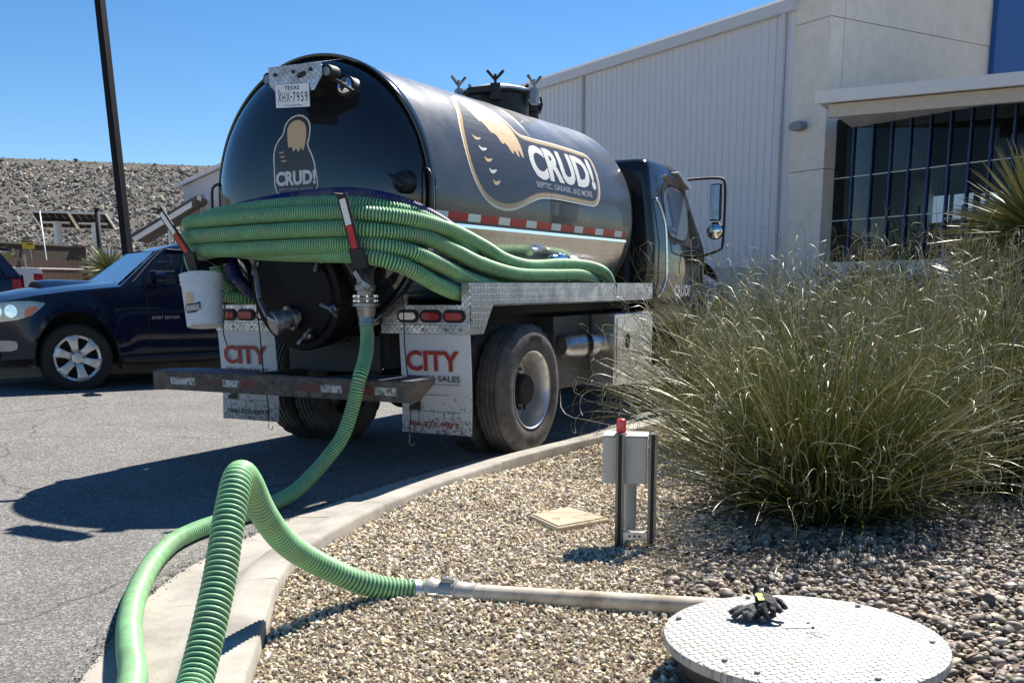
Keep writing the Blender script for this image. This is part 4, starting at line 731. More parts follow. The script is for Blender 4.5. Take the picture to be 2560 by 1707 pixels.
# ---- work gloves on the lid
M_GLV = mat('black glove fabric', (.022,.022,.022), .8, var=.35, vscale=60, bmp=(90,.5,.006)); M_HIV = mat('hi-vis patch', (.55,.80,.08), .6, var=.1); M_GLG = mat('grey glove palm', (.06,.06,.058), .85, var=.3, vscale=70, bmp=(120,.5,.004))
def glove(lab, loc, rz, curl, seed):
    g = thing('work_glove', lab, 'glove', loc, rz); rr = random.Random(seed); mb = MB()
    mb.lathe([(.001,-.055),(.02,-.052),(.032,-.03),(.038,0),(.036,.03),(.028,.05),(.001,.056)], (0,0,.034), (1,0,0), 16); mb.v = [(x, y*1.2, .03+(z-.03)*.72) for x,y,z in mb.v]
    for k, (yy, L) in enumerate(((-.034,.062),(-.012,.075),(.012,.07),(.033,.055))):
        r0 = .0125; pts = [(.03,yy,.036)]; a = rr.uniform(-.1,.2); x, z = .03, .036
        for s in range(5): x += L/4.2*math.cos(a); z += L/4.2*math.sin(a); a -= curl*rr.uniform(.6,1.3); z = max(z,.012); pts.append((x, yy*(1+.13*s), z))
        mb.tube([Vector(p) for p in smooth_path(pts,.008)], r0, 10)
    mb.tube([Vector(p) for p in smooth_path([(-.01,.04,.03),(.01,.062,.028),(.035,.075,.02),(.05,.078,.014)],.008)], .013, 10)
    mb.lathe([(.034,-.045),(.037,-.06),(.04,-.085),(.036,-.085),(.03,-.06)], (0,0,.034), (1,0,0), 18)
    hb = mb.build('hand_body', M_GLV if seed == 1 else M_GLG, g); md = hb.modifiers.new('r','REMESH'); md.mode = 'VOXEL'; md.voxel_size = .0042; md.use_smooth_shade = True
    tx = bpy.data.textures.new('wrinkle', 'CLOUDS'); tx.noise_scale = .022; dm = hb.modifiers.new('d','DISPLACE'); dm.texture = tx; dm.strength = .012; dm.mid_level = .5
    mb = MB(); mb.tube(smooth_path([(-.075,-.02,.06),(-.09,-.03,.075),(-.105,-.045,.10)],.01), .009, 8); mb.build('cuff_tab', M_GLV, g, smooth=True)
    if seed == 1: mb = MB(); mb.grid([[(x, y, .0615-.14*y*abs(y)*8-abs(x-.005)*.12) for y in (-.034,-.02,-.008)] for x in (-.03,-.01,.01,.03)]); mb.build('hi_vis_patch', M_HIV, g)
    return g
g1 = glove('black glove with lime patch lying on top of the other glove', (4.085,-2.89,.252), R(-62), .28, 1); g1.scale = (.76,.76,.76); g1.rotation_euler = (.12,.25,R(-62))
g2 = glove('dark grey glove lying flat on the lid under the other glove', (4.06,-2.915,.221), R(-118), .2, 2); g2.scale = (.80,.80,.80)
glove('dark grey glove lying flat on the lid under the other glove', (4.10,-2.915,.222), R(-20), .2, 3) if False else None
# ================================================================ alarm box on strut posts
bx = thing('alarm_box', 'grey alarm box with red beacon on two black channel posts', 'control box', (3.12,-1.60,.07))
M_BOX = mat('grey enclosure', (.50,.50,.47), .5, var=.05, vscale=3, dirt=((.4,.37,.32), 10, .2)); M_STRUT = mat('channel steel', (.16,.165,.17), .4, .8, var=.15, dirt=((.3,.28,.25), 20, .3))
uL = Vector((3.208-3.061,-1.644+1.697,0)); sp = uL.length; uL.normalize(); vL = Vector((-uL.y,uL.x,0))     # along the two posts, and away from the camera
o = Vector((3.061,-1.697,0))-Vector(bx.location); o.z = 0
def W_(u, v, z): q = o+uL*u+vL*v; return Vector((q.x,q.y,z))
for k, u in enumerate((0.0, sp)):
    mb = MB(); t = .004; w = .0205
    for a, b, c, d_ in ((-w,-w+t,-w,w),(w-t,w,-w,w),(-w+t,w-t,w-t,w)): mb.obox(W_(u+(a+b)/2, (c+d_)/2, .265), uL, vL, (0,0,1), (b-a)/2, (d_-c)/2, .285)
    for a in (-w+.006, w-.006): mb.obox(W_(u+a, -w+.004, .265), uL, vL, (0,0,1), .006,.002,.285)
    ps = mb.build('channel_post', M_STRUT, bx)
    mb = MB(); mb.obox(W_(u,.002,.265), uL, vL, (0,0,1), .0155,.012,.284); mb.build('channel_core', M_BRUB, ps)
mb = MB(); mb.obox(W_(sp/2,.0,.05), uL, vL, (0,0,1), sp/2-.02,.02,.02); cb = mb.build('cross_channel', M_RIM, bx, bevel=.002)
for k in range(3): mb = MB(); mb.cyl(W_(.05+k*.025,-.021,.05), W_(.05+k*.025,-.0205,.05), .006, 10); mb.build('slot', M_BRUB, cb)
mb = MB(); mb.obox(W_(sp/2-.055,.098,.415), uL, vL, (0,0,1), .105,.075,.115); en = mb.build('enclosure', M_BOX, bx, bevel=.006)
mb = MB(); mb.obox(W_(sp/2-.055,.098,.534), uL, vL, (0,0,1), .109,.079,.003); mb.build('enclosure_lid', M_BOX, bx, bevel=.002)
mb = MB(); mb.obox(W_(sp/2-.161,.098,.415), uL, vL, (0,0,1), .0035,.070,.108); mb.build('door', M_BOX, en, bevel=.003)
mb = MB(); mb.obox(W_(sp/2-.1655,.055,.33), uL, vL, (0,0,1), .001,.012,.008); mb.build('label_sticker', M_GREYL, en)
mb = MB(); mb.lathe([(.028,0),(.028,.005),(.0235,.007),(.0235,.068),(.0215,.075),(.013,.079),(.001,.08)], W_(.0,.055,.537), (0,0,1), 20); bc = mb.build('beacon', mat('red beacon', (.78,.012,.016), .3, var=.04, coat=1.0), bx, smooth=40)
mb = MB(); mb.lathe([(.029,-.001),(.029,.006)], W_(.0,.055,.537), (0,0,1), 20, True, True); mb.build('beacon_base', M_BRUB, bc)
mb = MB(); mb.lathe([(.03,-.02),(.03,.29),(.033,.29),(.033,.30)], W_(sp/2-.03,.098,.0), (0,0,1), 24); mb.build('conduit', mat('pvc conduit', (.42,.43,.43), .5, var=.08), bx, smooth=40)
# ================================================================ concrete valve cover
vc = thing('valve_cover', 'tan concrete valve box cover lying in the gravel by the posts', 'cover', (2.61,-1.35,.042)); M_COV = m_concrete('tan cover', (.50,.41,.29), .2)
cp_ = [Vector(p)-Vector((2.61,-1.35)) for p in ((2.405,-1.398),(2.507,-1.114),(2.831,-1.276),(2.676,-1.598))]
mb = MB(); mb.add([(p.x,p.y,-.02) for p in cp_]+[(p.x,p.y,.045) for p in cp_]+[(p.x*.96,p.y*.96,.05) for p in cp_], [(0,1,5,4),(1,2,6,5),(2,3,7,6),(3,0,4,7),(4,5,9,8),(5,6,10,9),(6,7,11,10),(7,4,8,11),(8,9,10,11)]); mb.build('frame', M_COV, vc, bevel=.005)
mb = MB(); mb.prism([(p.x*.90,p.y*.90) for p in cp_], lambda u,v,h: (u,v,h), .0505, .056); pv = mb.build('panel', M_COV, vc, bevel=.003)
mb = MB(); mb.obox((-.02,-.09,.057), (.9,.35,0), (-.35,.9,0), (0,0,1), .022,.003,.0008); mb.build('lift_slot', M_BRUB, pv)
# ================================================================ bucket hanging on the left arm
bk = thing('bucket', 'dirty white plastic bucket hanging from the left hose arm', 'bucket', (-.598,-.735,1.05)); axb = (Vector((-.662,-.692,1.414))-Vector((-.598,-.735,1.05))); axb.x *= .8; axb.normalize()
M_BKT = mat('white bucket plastic', (.62,.66,.70), .4, var=.08, dirt=((.10,.12,.14), 30, .22))
mb = MB(); mb.lathe([(.001,0),(.122,0),(.126,.005),(.143,.30),(.150,.302),(.151,.315),(.146,.318),(.147,.332),(.153,.334),(.153,.345),(.148,.347),(.149,.36),(.155,.362),(.155,.372),(.150,.374),(.142,.37),(.12,.02),(.001,.018)], (0,0,0), axb, 40); mb.build('pail', M_BKT, bk, smooth=35)
e1 = Vector((.9,.44,0)); tp = axb*.33
mb = MB(); mb.tube(smooth_path([tp+e1*.155, tp+e1*.12+Vector((0,0,.10)), tp+Vector((-.19,.06,.20)), tp+e1*-.13+Vector((0,0,.12)), tp-e1*.155],.02), .003, 6); mb.build('bail_handle', M_STEEL, bk)
def onb(u, v): 
    a = math.atan2(-.877,.481)-.45+u/.135; e_1 = Vector((1,0,0)); ax = axb; t1 = (e_1-ax*e_1.dot(ax)).normalized(); t2 = ax.cross(t1); q = ax*v+(t1*math.cos(a)+t2*math.sin(a))*(.1268+v*.0575+.0015); return tuple(q)
decal('emblem_patch', smooth_poly([(-.04,.14),(.03,.14),(.035,.2),(.03,.23),(-.03,.235),(-.045,.19)],2), onb, M_TANP, bk, .02)
decal('emblem_ground', smooth_poly([(-.065,.085),(.075,.085),(.085,.165),(.05,.15),(-.065,.155)],1), lambda u,v: tuple(Vector(onb(u,v))*1.0+Vector((.0006,-.0010,0))), M_CHAR, bk, .02)
letters('lettering', 'CHIHUAHUAS', lambda u,v: tuple(Vector(onb(-.055+u,.10+v))+Vector((.001,-.002,0))), .125, .042, M_LET, bk, .02)
# bungee cords
def cord(lab, pts, r=.005):
    o_ = thing('bungee_cord', lab, 'cord', pts[-1], 0, 'bungee cords on the truck'); P_ = rel(o_, pts)
    mb = MB(); mb.tube(smooth_path(P_,.03), r, 6); mb.build('cord', M_BRUB, o_, smooth=True); e = Vector(P_[-1]); mb = MB(); mb.tube(smooth_path([e, e+Vector((0,0,-.04)), e+Vector((.0,-.005,-.075)), e+Vector((.03,-.005,-.09)), e+Vector((.045,-.005,-.06))],.01), .003, 6); mb.build('hook', M_STEEL, o_)
cord('bungee cord hanging down beside the bucket to the left flap', [(-1.05,-.08,1.40),(-1.055,-.06,1.193),(-1.10,-.05,.99),(-1.066,-.05,.86)]); cord('bungee cord hanging across the left flap below the bumper', [(-.684,-.1,1.42),(-.684,-.1,1.227),(-.683,-.08,.991),(-.669,-.08,.70),(-.637,-.08,.40),(-.64,-.08,.30)]); cord('bungee cord hanging across the right flap', [(.66,-.1,1.45),(.707,-.1,1.227),(.714,-.1,.886),(.75,-.1,.477),(.735,-.1,.27)]); cord('bungee cord hooked over the right side rail', [(1.10,2.60,1.50),(1.18,2.62,1.36),(1.215,2.62,1.345),(1.218,2.62,1.30)])
# ================================================================ the big metal building with its stucco entrance
def m_glass(name, tint=.5, refl=1.0):
    m = bpy.data.materials.new(name); m.use_nodes = True; n = m.node_tree.nodes; l = m.node_tree.links; n.remove(n['Principled BSDF']); out = n['Material Output']
    t = n.new('ShaderNodeBsdfTransparent'); t.inputs[0].default_value = (tint*.9,tint,tint*1.05,1); g = n.new('ShaderNodeBsdfGlossy'); g.inputs['Roughness'].default_value = .02; g.inputs[0].default_value = (.8,.85,.9,1)
    f = n.new('ShaderNodeFresnel'); f.inputs[0].default_value = 1.5; mx = n.new('ShaderNodeMixShader'); l.new(math_n(n, l, 'MULTIPLY', f.outputs[0], refl), mx.inputs[0]); l.new(t.outputs[0], mx.inputs[1]); l.new(g.outputs[0], mx.inputs[2]); l.new(mx.outputs[0], out.inputs[0]); return m
M_WALL = mat('pale metal wall', (.60,.62,.655), .42, .0, var=.03, vscale=.6); M_TRIM = mat('wall trim', (.56,.57,.59), .45, var=.04); M_STUC = m_concrete('cream stucco', (.74,.70,.625), .10); M_SDARK = mat('dark joint core', (.12,.11,.1), .9)
M_BLUE = mat('blue wall panel', (.012,.085,.30), .5, var=.05, vscale=2); M_MULL = mat('blue mullion', (.010,.050,.16), .4, var=.06); M_PANE = m_glass('window glass', .28, .35); M_SOF = mat('canopy white', (.68,.68,.68), .5, var=.04)
M_INT = mat('dark interior', (.03,.032,.04), .8, var=.2); M_INTB = mat('beige interior', (.30,.27,.22), .8, var=.05)
K = Vector((-1.561,24.13,0)); U = Vector((-.87,.493,0)).normalized(); V_ = Vector((.493,.87,0)).normalized()
bld = thing('industrial_building', 'large pale metal building with cream stucco entrance and blue framed windows', 'building', K)
def B_(s, t, z): q = U*s+V_*t; return (q.x, q.y, z)
pw = .305
mb = MB(); mb.grid([[B_(a, b, z) for z in (0.0, 9.05)] for a, b in ((0,0),(.10,0),(.115,-.03),(.155,-.03),(.17,0),(pw,0))]); first = mb.build('wall_panel', M_WALL, bld)
for k in range(4, 76):
    o_ = first if k == 4 else first.copy()
    if k > 4: COL.objects.link(o_); o_.parent = bld
    q = U*(k*pw); o_.location = (q.x, q.y, random.uniform(-.004,.004))
mb = MB(); mb.prism([(-.22,9.0),(-.22,9.32),(-.10,9.44),(1.2,9.6),(1.2,9.5),(.0,9.3),(.0,9.0)], lambda u,v,h: B_(h,u,v), 1.15, 23.2); mb.build('eave', M_TRIM, bld)
mb = MB(); mb.prism([(-.06,1.88),(-.06,1.925),(-.02,1.94),(-.02,1.88)], lambda u,v,h: B_(h,u,v), 1.5, 23.2); mb.build('base_ledge', M_TRIM, bld)
mb = MB(); mb.prism([(-.05,0),(-.05,1.88),(-.005,1.88),(-.005,0)], lambda u,v,h: B_(h,u,v), 1.5, 23.2); mb.build('base_wall', mat('base wall', (.44,.43,.42), .7), bld)
for s in (1.62, 11.6):
    mb = MB(); mb.prism([(s-.07,-.03),(s+.07,-.03),(s+.07,-.15),(s-.07,-.15)], lambda u,v,h: B_(u,v,h), .2, 9.0); mb.build('downpipe', M_TRIM, bld, bevel=.01)
mb = MB(); mb.add([B_(23.2,0,0),B_(23.2,12,0),B_(23.2,12,9.5),B_(23.2,0,9.3)], [(0,1,2,3)]); mb.add([B_(1.2,1.2,9.55),B_(23.2,1.2,9.55),B_(23.2,14,10.8),B_(1.2,14,10.8)], [(0,1,2,3)]); mb.build('roof', M_TRIM, bld)
# stucco tower, cast as separate panels with open joints
mb = MB(); mb.box(0,1,0,1,0,1); mb.v = [B_(.03+1.2*a, .03+13.9*b, 11.5*c) for a,b,c in mb.v]; mb.build('tower_core', M_SDARK, bld)  # darker core backing the panels, visible through the open joints
for z0, z1 in ((0,4.55),(4.57,8.6),(8.62,11.6)):
    for t0, t1 in ((0,.55),(.57,7.2),(7.22,14)):
        mb = MB(); mb.box(0,1,0,1,0,1); mb.v = [B_(-.06+(1.32 if t0 == 0 else .5)*a, t0+(t1-t0)*b, z0+(z1-z0)*c) for a,b,c in mb.v]; mb.build('stucco_panel', M_STUC, bld)
mb = MB(); mb.box(0,1,0,1,0,1); mb.v = [B_(-.25+.18*a, 7.26+9*b, 6.2+6*c) for a,b,c in mb.v]; mb.build('blue_panel', M_BLUE, bld)
mb = MB(); mb.prism(smooth_poly([(-.23,0),(.23,0),(.25,.16),(.16,.25),(-.2,.25)],1), lambda u,v,h: B_(.78+u, -h, 5.68+v), .06, .32); mb.build('wall_lamp', mat('grey lamp', (.22,.23,.25), .5), bld, bevel=.02)
# glazed bay
W0 = Vector((-1.315,24.529,0))-K; D_ = -U
def G_(s, t, z): q = W0+D_*s+V_*t; return (q.x, q.y, z)
ms = [0,.69,1.34,1.95,2.54,3.14,3.73,4.31,4.88,5.47,6.06,6.65,7.24,7.85]
for k, s in enumerate(ms):
    mb = MB(); mb.box(0,1,0,1,0,1); mb.v = [G_(s-.024+.048*a-(.12 if k == 0 else 0)*(1-a), -.06+.12*b, 1.97+3.95*c) for a,b,c in mb.v]; mb.build('mullion', M_MULL, bld)
for k in range(len(ms)-1):
    for z0, z1 in ((1.98,3.115),(3.145,4.285),(4.315,5.9)):
        mb = MB(); mb.add([G_(ms[k]+.025,0,z0),G_(ms[k+1]-.025,0,z0),G_(ms[k+1]-.025,0,z1),G_(ms[k]+.025,0,z1)], [(0,1,2,3)]); mb.build('pane', M_PANE, bld)
for z in (3.13,4.30): mb = MB(); mb.box(0,1,0,1,0,1); mb.v = [G_(7.85*a, -.015+.03*b, z-.014+.028*c) for a,b,c in mb.v]; mb.build('transom', M_TRIM, bld)
mb = MB(); mb.box(0,1,0,1,0,1); mb.v = [G_(-.2+8.3*a, -.16+.3*b, 1.96*c) for a,b,c in mb.v]; mb.build('sill_wall', M_STUC, bld)
mb = MB(); mb.add([G_(-.1,.05,1.9),G_(7.9,.05,1.9),G_(7.9,4.6,1.9),G_(-.1,4.6,1.9)], [(0,1,2,3)]); mb.add([G_(-.1,4.6,1.9),G_(7.9,4.6,1.9),G_(7.9,4.6,4.45),G_(-.1,4.6,4.45)], [(0,1,2,3)]); mb.add([G_(7.9,.1,1.9),G_(7.9,4.6,1.9),G_(7.9,4.6,6),G_(7.9,.1,6)], [(0,1,2,3)]); mb.build('interior', M_INT, bld)
mb = MB(); mb.add([G_(-.1,4.59,4.45),G_(7.9,4.59,4.45),G_(7.9,4.59,6.0),G_(-.1,4.59,6.0)], [(0,1,2,3)]); mb.build('interior_wall', M_INTB, bld)
mb = MB(); mb.add([G_(-.1,.02,5.92),G_(8.2,.02,5.92),G_(8.2,4.7,5.92),G_(-.1,4.7,5.92)], [(0,1,2,3)]); mb.build('interior_ceiling', M_INT, bld)
md_, n_d, l_d, b_d = nodes('sky patch glow'); b_d.inputs['Emission Color'].default_value = (.55,.75,1,1); b_d.inputs['Emission Strength'].default_value = .55; b_d.inputs['Base Color'].default_value = (.2,.25,.3,1)  # added glowing panes inside the bay, imitating bright sky reflections in the glass
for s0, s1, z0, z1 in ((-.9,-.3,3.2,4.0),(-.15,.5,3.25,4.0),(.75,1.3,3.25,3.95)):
    mb = MB(); mb.add([G_(s0+.9,4.57,z0),G_(s1+.9,4.57,z0),G_(s1+.9,4.57,z1),G_(s0+.9,4.57,z1)], [(0,1,2,3)]); mb.build('sky_glow_pane', md_, bld)
for k in range(9):
    s = .6+k*.75+random.uniform(-.2,.2); mb = MB(); mb.cyl(G_(s,2.2,1.9), G_(s,2.2,2.9+random.random()*.7), .03, 6); mb.bar(G_(s-.25,2.2,2.5+random.random()*.5), G_(s+.3,2.3,2.6+random.random()*.5), .05,.05); mb.bar(G_(s-.2,2.2,2.1), G_(s+.2,2.0,2.3), .2,.12); mb.build('gym_frame', M_DARK if k % 3 else M_STEEL, bld)
# canopy over the bay
def C_(x, y, z): return (x-K.x, y-K.y, z)
mb = MB(); mb.box(-.82,9,19.7,24.6,5.625,5.87); mb.v = [C_(*p) for p in mb.v]; cn = mb.build('canopy', M_SOF, bld, bevel=.02)
mb = MB(); mb.box(-.86,9.05,19.66,19.699,5.60,5.88); mb.v = [C_(*p) for p in mb.v]; mb.build('fascia', M_SOF, cn)
mb = MB(); mb.box(-.58,9,19.95,20.15,5.30,5.60); mb.v = [C_(*p) for p in mb.v]; mb.build('canopy_beam', mat('beam beige', (.48,.45,.40), .6), cn)
mb = MB(); mb.cyl(C_(2.9,20.6,5.62), C_(2.9,20.6,5.40), .09, 16); mb.build('downlight', M_SOF, cn)
# ================================================================ white shed and lean-to at the far left
sh = thing('white_shed', 'white gabled shed in front of the stone embankment', 'shed', (-26.4,23.9,0))
A = Vector((-26.63,24.08,0)); Bq = Vector((-22.2,26.9,0)); dS = (Bq-A).normalized(); nS = Vector((-dS.y,dS.x,0)); L = Vector(sh.location)
def S_(s, t, z): q = A+dS*s+nS*t-L; return (q.x,q.y,z)
M_SHED = mat('white shed wall', (.52,.54,.58), .6, var=.04); M_SHED2 = mat('shed door grey', (.30,.33,.37), .5, var=.06)
mb = MB(); mb.prism([(0,0),(0,5.38),(2.6,6.52),(5.2,5.38),(5.2,0)], lambda u,v,h: S_(u,h,v), 0, 7); mb.build('wall', M_SHED, sh)
mb = MB(); mb.prism([(-.25,5.30),(2.6,6.55),(5.45,5.30),(5.45,5.42),(2.6,6.70),(-.25,5.44)], lambda u,v,h: S_(u,h,v), -.3, 7.3); mb.build('roof', M_SOF, sh)
for s0, s1, z0, z1, m_ in ((.24,.66,2.2,4.95,M_SHED2),(.85,1.55,2.2,5.07,M_SHED)):
    mb = MB(); mb.prism([(s0,z0),(s1,z0),(s1,z1),(s0,z1)], lambda u,v,h: S_(u,h,v), -.08, -.02); dd = mb.build('door', m_, sh); mb = MB(); mb.prism([(s1,z0),(s1+.05,z0),(s1+.05,z1+.1),(s1,z1+.1)], lambda u,v,h: S_(u,h,v), -.14, -.02); mb.build('door_frame', M_TRIM, dd)
ln = thing('lean_to', 'low lean to roof beside the white shed', 'lean-to', (-25.8,21.8,0)); A2 = Vector((-26.6,21.3,0)); d2 = (Vector((-24.94,22.45,0))-A2).normalized(); n2 = Vector((-d2.y,d2.x,0)); L2 = Vector(ln.location)
def N_(s, t, z): q = A2+d2*s+n2*t-L2; return (q.x,q.y,z)
mb = MB(); mb.prism([(0,3.28),(2.3,4.62),(2.3,4.42),(.1,3.14)], lambda u,v,h: N_(u,h,v), 0, .12); mb.build('fascia', M_SOF, ln)
mb = MB(); mb.prism([(-.2,3.33),(2.5,4.86),(2.5,4.70),(-.2,3.22)], lambda u,v,h: N_(u,h,v), .13, 3.4); mb.build('roof', mat('shingle grey', (.10,.09,.085), .85, var=.3, vscale=4), ln)
mb = MB(); mb.prism([(.1,.3),(.1,3.1),(2.2,3.2),(2.2,.3)], lambda u,v,h: N_(u,h,v), 2.4, 2.5); mb.build('back_wall', mat('tan wall', (.30,.25,.19), .8), ln)
for s in (.3,1.35): mb = MB(); mb.box(0,1,0,1,0,1); mb.v = [N_(s+.1*a, .02+.1*b, .3+(2.95+.55*s-.3)*c) for a,b,c in mb.v]; mb.build('post', M_TRIM, ln)
# ================================================================ fence, wall and solar panels
M_SLAT = mat('brown slat', (.085,.05,.035), .7, var=.35, vscale=9); M_WIRE = mat('galvanised', (.34,.34,.34), .5, .6)
fn = thing('slat_fence', 'brown slatted chain link fence behind the parked cars', 'fence', (-18.2,11.6,.3)); F0 = Vector((-16.9,5.6,0)); F1 = Vector((-19.6,18.6,0)); dF = (F1-F0).normalized(); LF = Vector(fn.location); nF = (F1-F0).length
mb = MB(); s = 0.0
while s < nF:
    q = F0+dF*s-LF; mb.obox((q.x,q.y,.93+random.uniform(-.02,.02)), dF, (dF.y,-dF.x,0), (0,0,1), .030,.006,.87); s += .078
tag(mb.build('slats', M_SLAT, fn), kind='stuff')
mb = MB(); mb.tube([F0-LF+Vector((0,0,1.87)), F1-LF+Vector((0,0,1.87))], .025, 8); mb.build('top_rail', M_WIRE, fn)
s = 0.0
while s < nF: q = F0+dF*s-LF; mb = MB(); mb.cyl((q.x+.06,q.y,-.2),(q.x+.06,q.y,1.9), .03, 8); mb.build('post', M_WIRE, fn); s += 2.4
lw = thing('yard_wall', 'dark brown yard wall behind the slatted fence', 'wall', (-21.5,12.2,0)); mb = MB(); mb.obox((0,0,1.32), (-.2,.98,0), (.98,.2,0), (0,0,1), 3.4,.1,1.32); mb.build('wall_face', mat('dark brown wall', (.06,.045,.035), .8, var=.3), lw)
mb = MB(); mb.obox((0,0,2.66), (-.2,.98,0), (.98,.2,0), (0,0,1), 3.45,.13,.025); mb.build('coping', mat('wall coping', (.16,.13,.11), .8), lw)
sgn = thing('warning_sign', 'small yellow warning sign above the brown fence', 'sign', (-19.92,11.98,2.3)); mb = MB(); sx_ = Vector((.93,.36,0)); mb.obox((0,0,.24), sx_, (-.36,.93,0), (0,0,1), .17,.006,.105); mb.build('sign_face', mat('sign yellow', (.62,.42,.03), .5), sgn)
mb = MB(); mb.obox((0,0,.33), sx_, (-.36,.93,0), (0,0,1), .165,.009,.018); mb.obox((.05*.93,.05*.36,.26), sx_, (-.36,.93,0), (0,0,1), .09,.009,.018); mb.build('printed_band', mat('sign brown', (.10,.05,.01), .6), sgn); mb = MB(); mb.cyl((0,.05,-1.9),(0,.05,.2),.02,6); mb.build('stake', M_WIRE, sgn)
st = thing('shade_awning', 'dark blue curved awning behind the slatted fence', 'awning', (-22.2,17.2,0)); mb = MB(); mb.grid([[(-.9+1.9*t, -.5+.9*t+w, 2.62-.42*math.sin(t*1.6)+.05*w) for w in (0,.9)] for t in np.linspace(0,1,9)]); o_ = mb.build('canvas', mat('navy canvas', (.015,.03,.09), .7), st, smooth=True)
for t in (0,1): mb = MB(); mb.cyl((-.9+1.9*t,-.5+.9*t,0),(-.9+1.9*t,-.5+.9*t,2.6-.4*t),.03,8); mb.build('post', M_WIRE, st)
M_CELL = None
def m_cells():
    m, n, l, b = nodes('solar cells'); co = tc(n); b.inputs['Base Color'].default_value = (.02,.022,.03,1); b.inputs['Roughness'].default_value = .5; b.inputs['Specular IOR Level'].default_value = .0; f = noise(n, l, co, 3, 3); l.new(ramp(n, l, f, [(.3,(.022,.024,.032)),(.7,(.04,.042,.052))]), b.inputs['Base Color']); return m
M_CELL = m_cells(); M_WHT = mat('white frame', (.72,.72,.71), .4)
QP = [[(-23.619,14.883,3.747),(-22.604,15.431,3.711),(-23.434,16.397,3.312),(-24.464,15.838,3.336)],[(-22.555,15.455,3.696),(-21.581,15.981,3.664),(-22.351,16.98,3.265),(-23.38,16.424,3.299)]]
for qi, qd in enumerate(QP):
    loc = Vector((-23.5 if qi == 0 else -22.4,15.7+qi*.5,.2)); sp_ = thing('solar_panel', 'left solar panel on white posts behind the fence' if qi == 0 else 'right solar panel on white posts behind the fence', 'solar panel', loc, 0, 'pair of solar panels')
    q = [Vector(p)-loc for p in qd]; nrm = (q[1]-q[0]).cross(q[3]-q[0]).normalized(); nrm = nrm if nrm.z > 0 else -nrm
    P = lambda a, b: q[0]*(1-a)*(1-b)+q[1]*a*(1-b)+q[2]*a*b+q[3]*(1-a)*b
    for i in range(5):
        for j in range(3):
            mb = MB(); g = .045; c = [P((i+g)/5,(j+g)/3),P((i+1-g)/5,(j+g)/3),P((i+1-g)/5,(j+1-g)/3),P((i+g)/5,(j+1-g)/3)]; mb.add([p for p in c]+[p+nrm*.012 for p in c], [(3,2,1,0),(4,5,6,7),(0,1,5,4),(1,2,6,5),(2,3,7,6),(3,0,4,7)]); mb.build('cell', M_CELL, sp_)
    mb = MB(); mb.add([P(0.01,0.01)+nrm*.014,P(.99,0.01)+nrm*.014,P(.99,.99)+nrm*.014,P(0.01,.99)+nrm*.014], [(0,1,2,3)]); mb.build('front_sheet', M_WHT, sp_)
    for a, b in (((0,0),(1,0)),((1,0),(1,1)),((1,1),(0,1)),((0,1),(0,0))): mb = MB(); mb.bar(P(*a), P(*b), .045, .05, nrm); mb.build('frame', M_WHT, sp_)
    c = P(.55,.55); mb = MB(); mb.cyl((c.x,c.y,0),(c.x,c.y,c.z-.02),.12,16); mb.build('post', M_WHT, sp_, smooth=40); mb = MB(); mb.bar(P(.1,.55)-nrm*.06, P(.9,.55)-nrm*.06, .08,.06); mb.build('beam', M_WHT, sp_)
for lab, a, b, r_, m_ in (('dark utility post in front of the right solar panel',(-20.0,14.35,.2),(-20.1,14.46,3.62),.075,M_DARK),('thin white leaning pole before the left solar panel',(-21.0,13.4,.2),(-21.55,13.65,3.6),.02,M_WHT)):
    o_ = thing('post', lab, 'post', a); mb = MB(); mb.cyl((0,0,0), Vector(b)-Vector(a), r_, 10); mb.build('shaft', m_, o_, smooth=True); mb = MB(); mb.cyl(Vector(b)-Vector(a), Vector(b)-Vector(a)+Vector((0,0,.05)), r_*1.25, 10); mb.build('cap', m_, o_)
# ================================================================ lamp post
lp_ = thing('lamp_post', 'tall square black lamp post rising behind the blue car', 'lamp post', (-8.99,5.92,.35)); a = Vector((0,0,0)); b = Vector((-10.45,6.88,8.4))-Vector((-8.99,5.92,.35))
M_POLE = mat('black pole', (.006,.006,.007), .6, var=.1, spec=.15); mb = MB(); mb.bar(a, b, .135, .135, (1,0,0)); mb.build('shaft', M_POLE, lp_, bevel=.012); mb = MB(); mb.box(-.2,.2,-.2,.2,-.2,.25); mb.build('base', M_CONC2, lp_, bevel=.02); mb = MB(); mb.obox(b+Vector((.35,0,0)), (1,0,0), (0,1,0), (0,0,1), .4,.16,.05); mb.build('lamp_head', M_POLE, lp_)
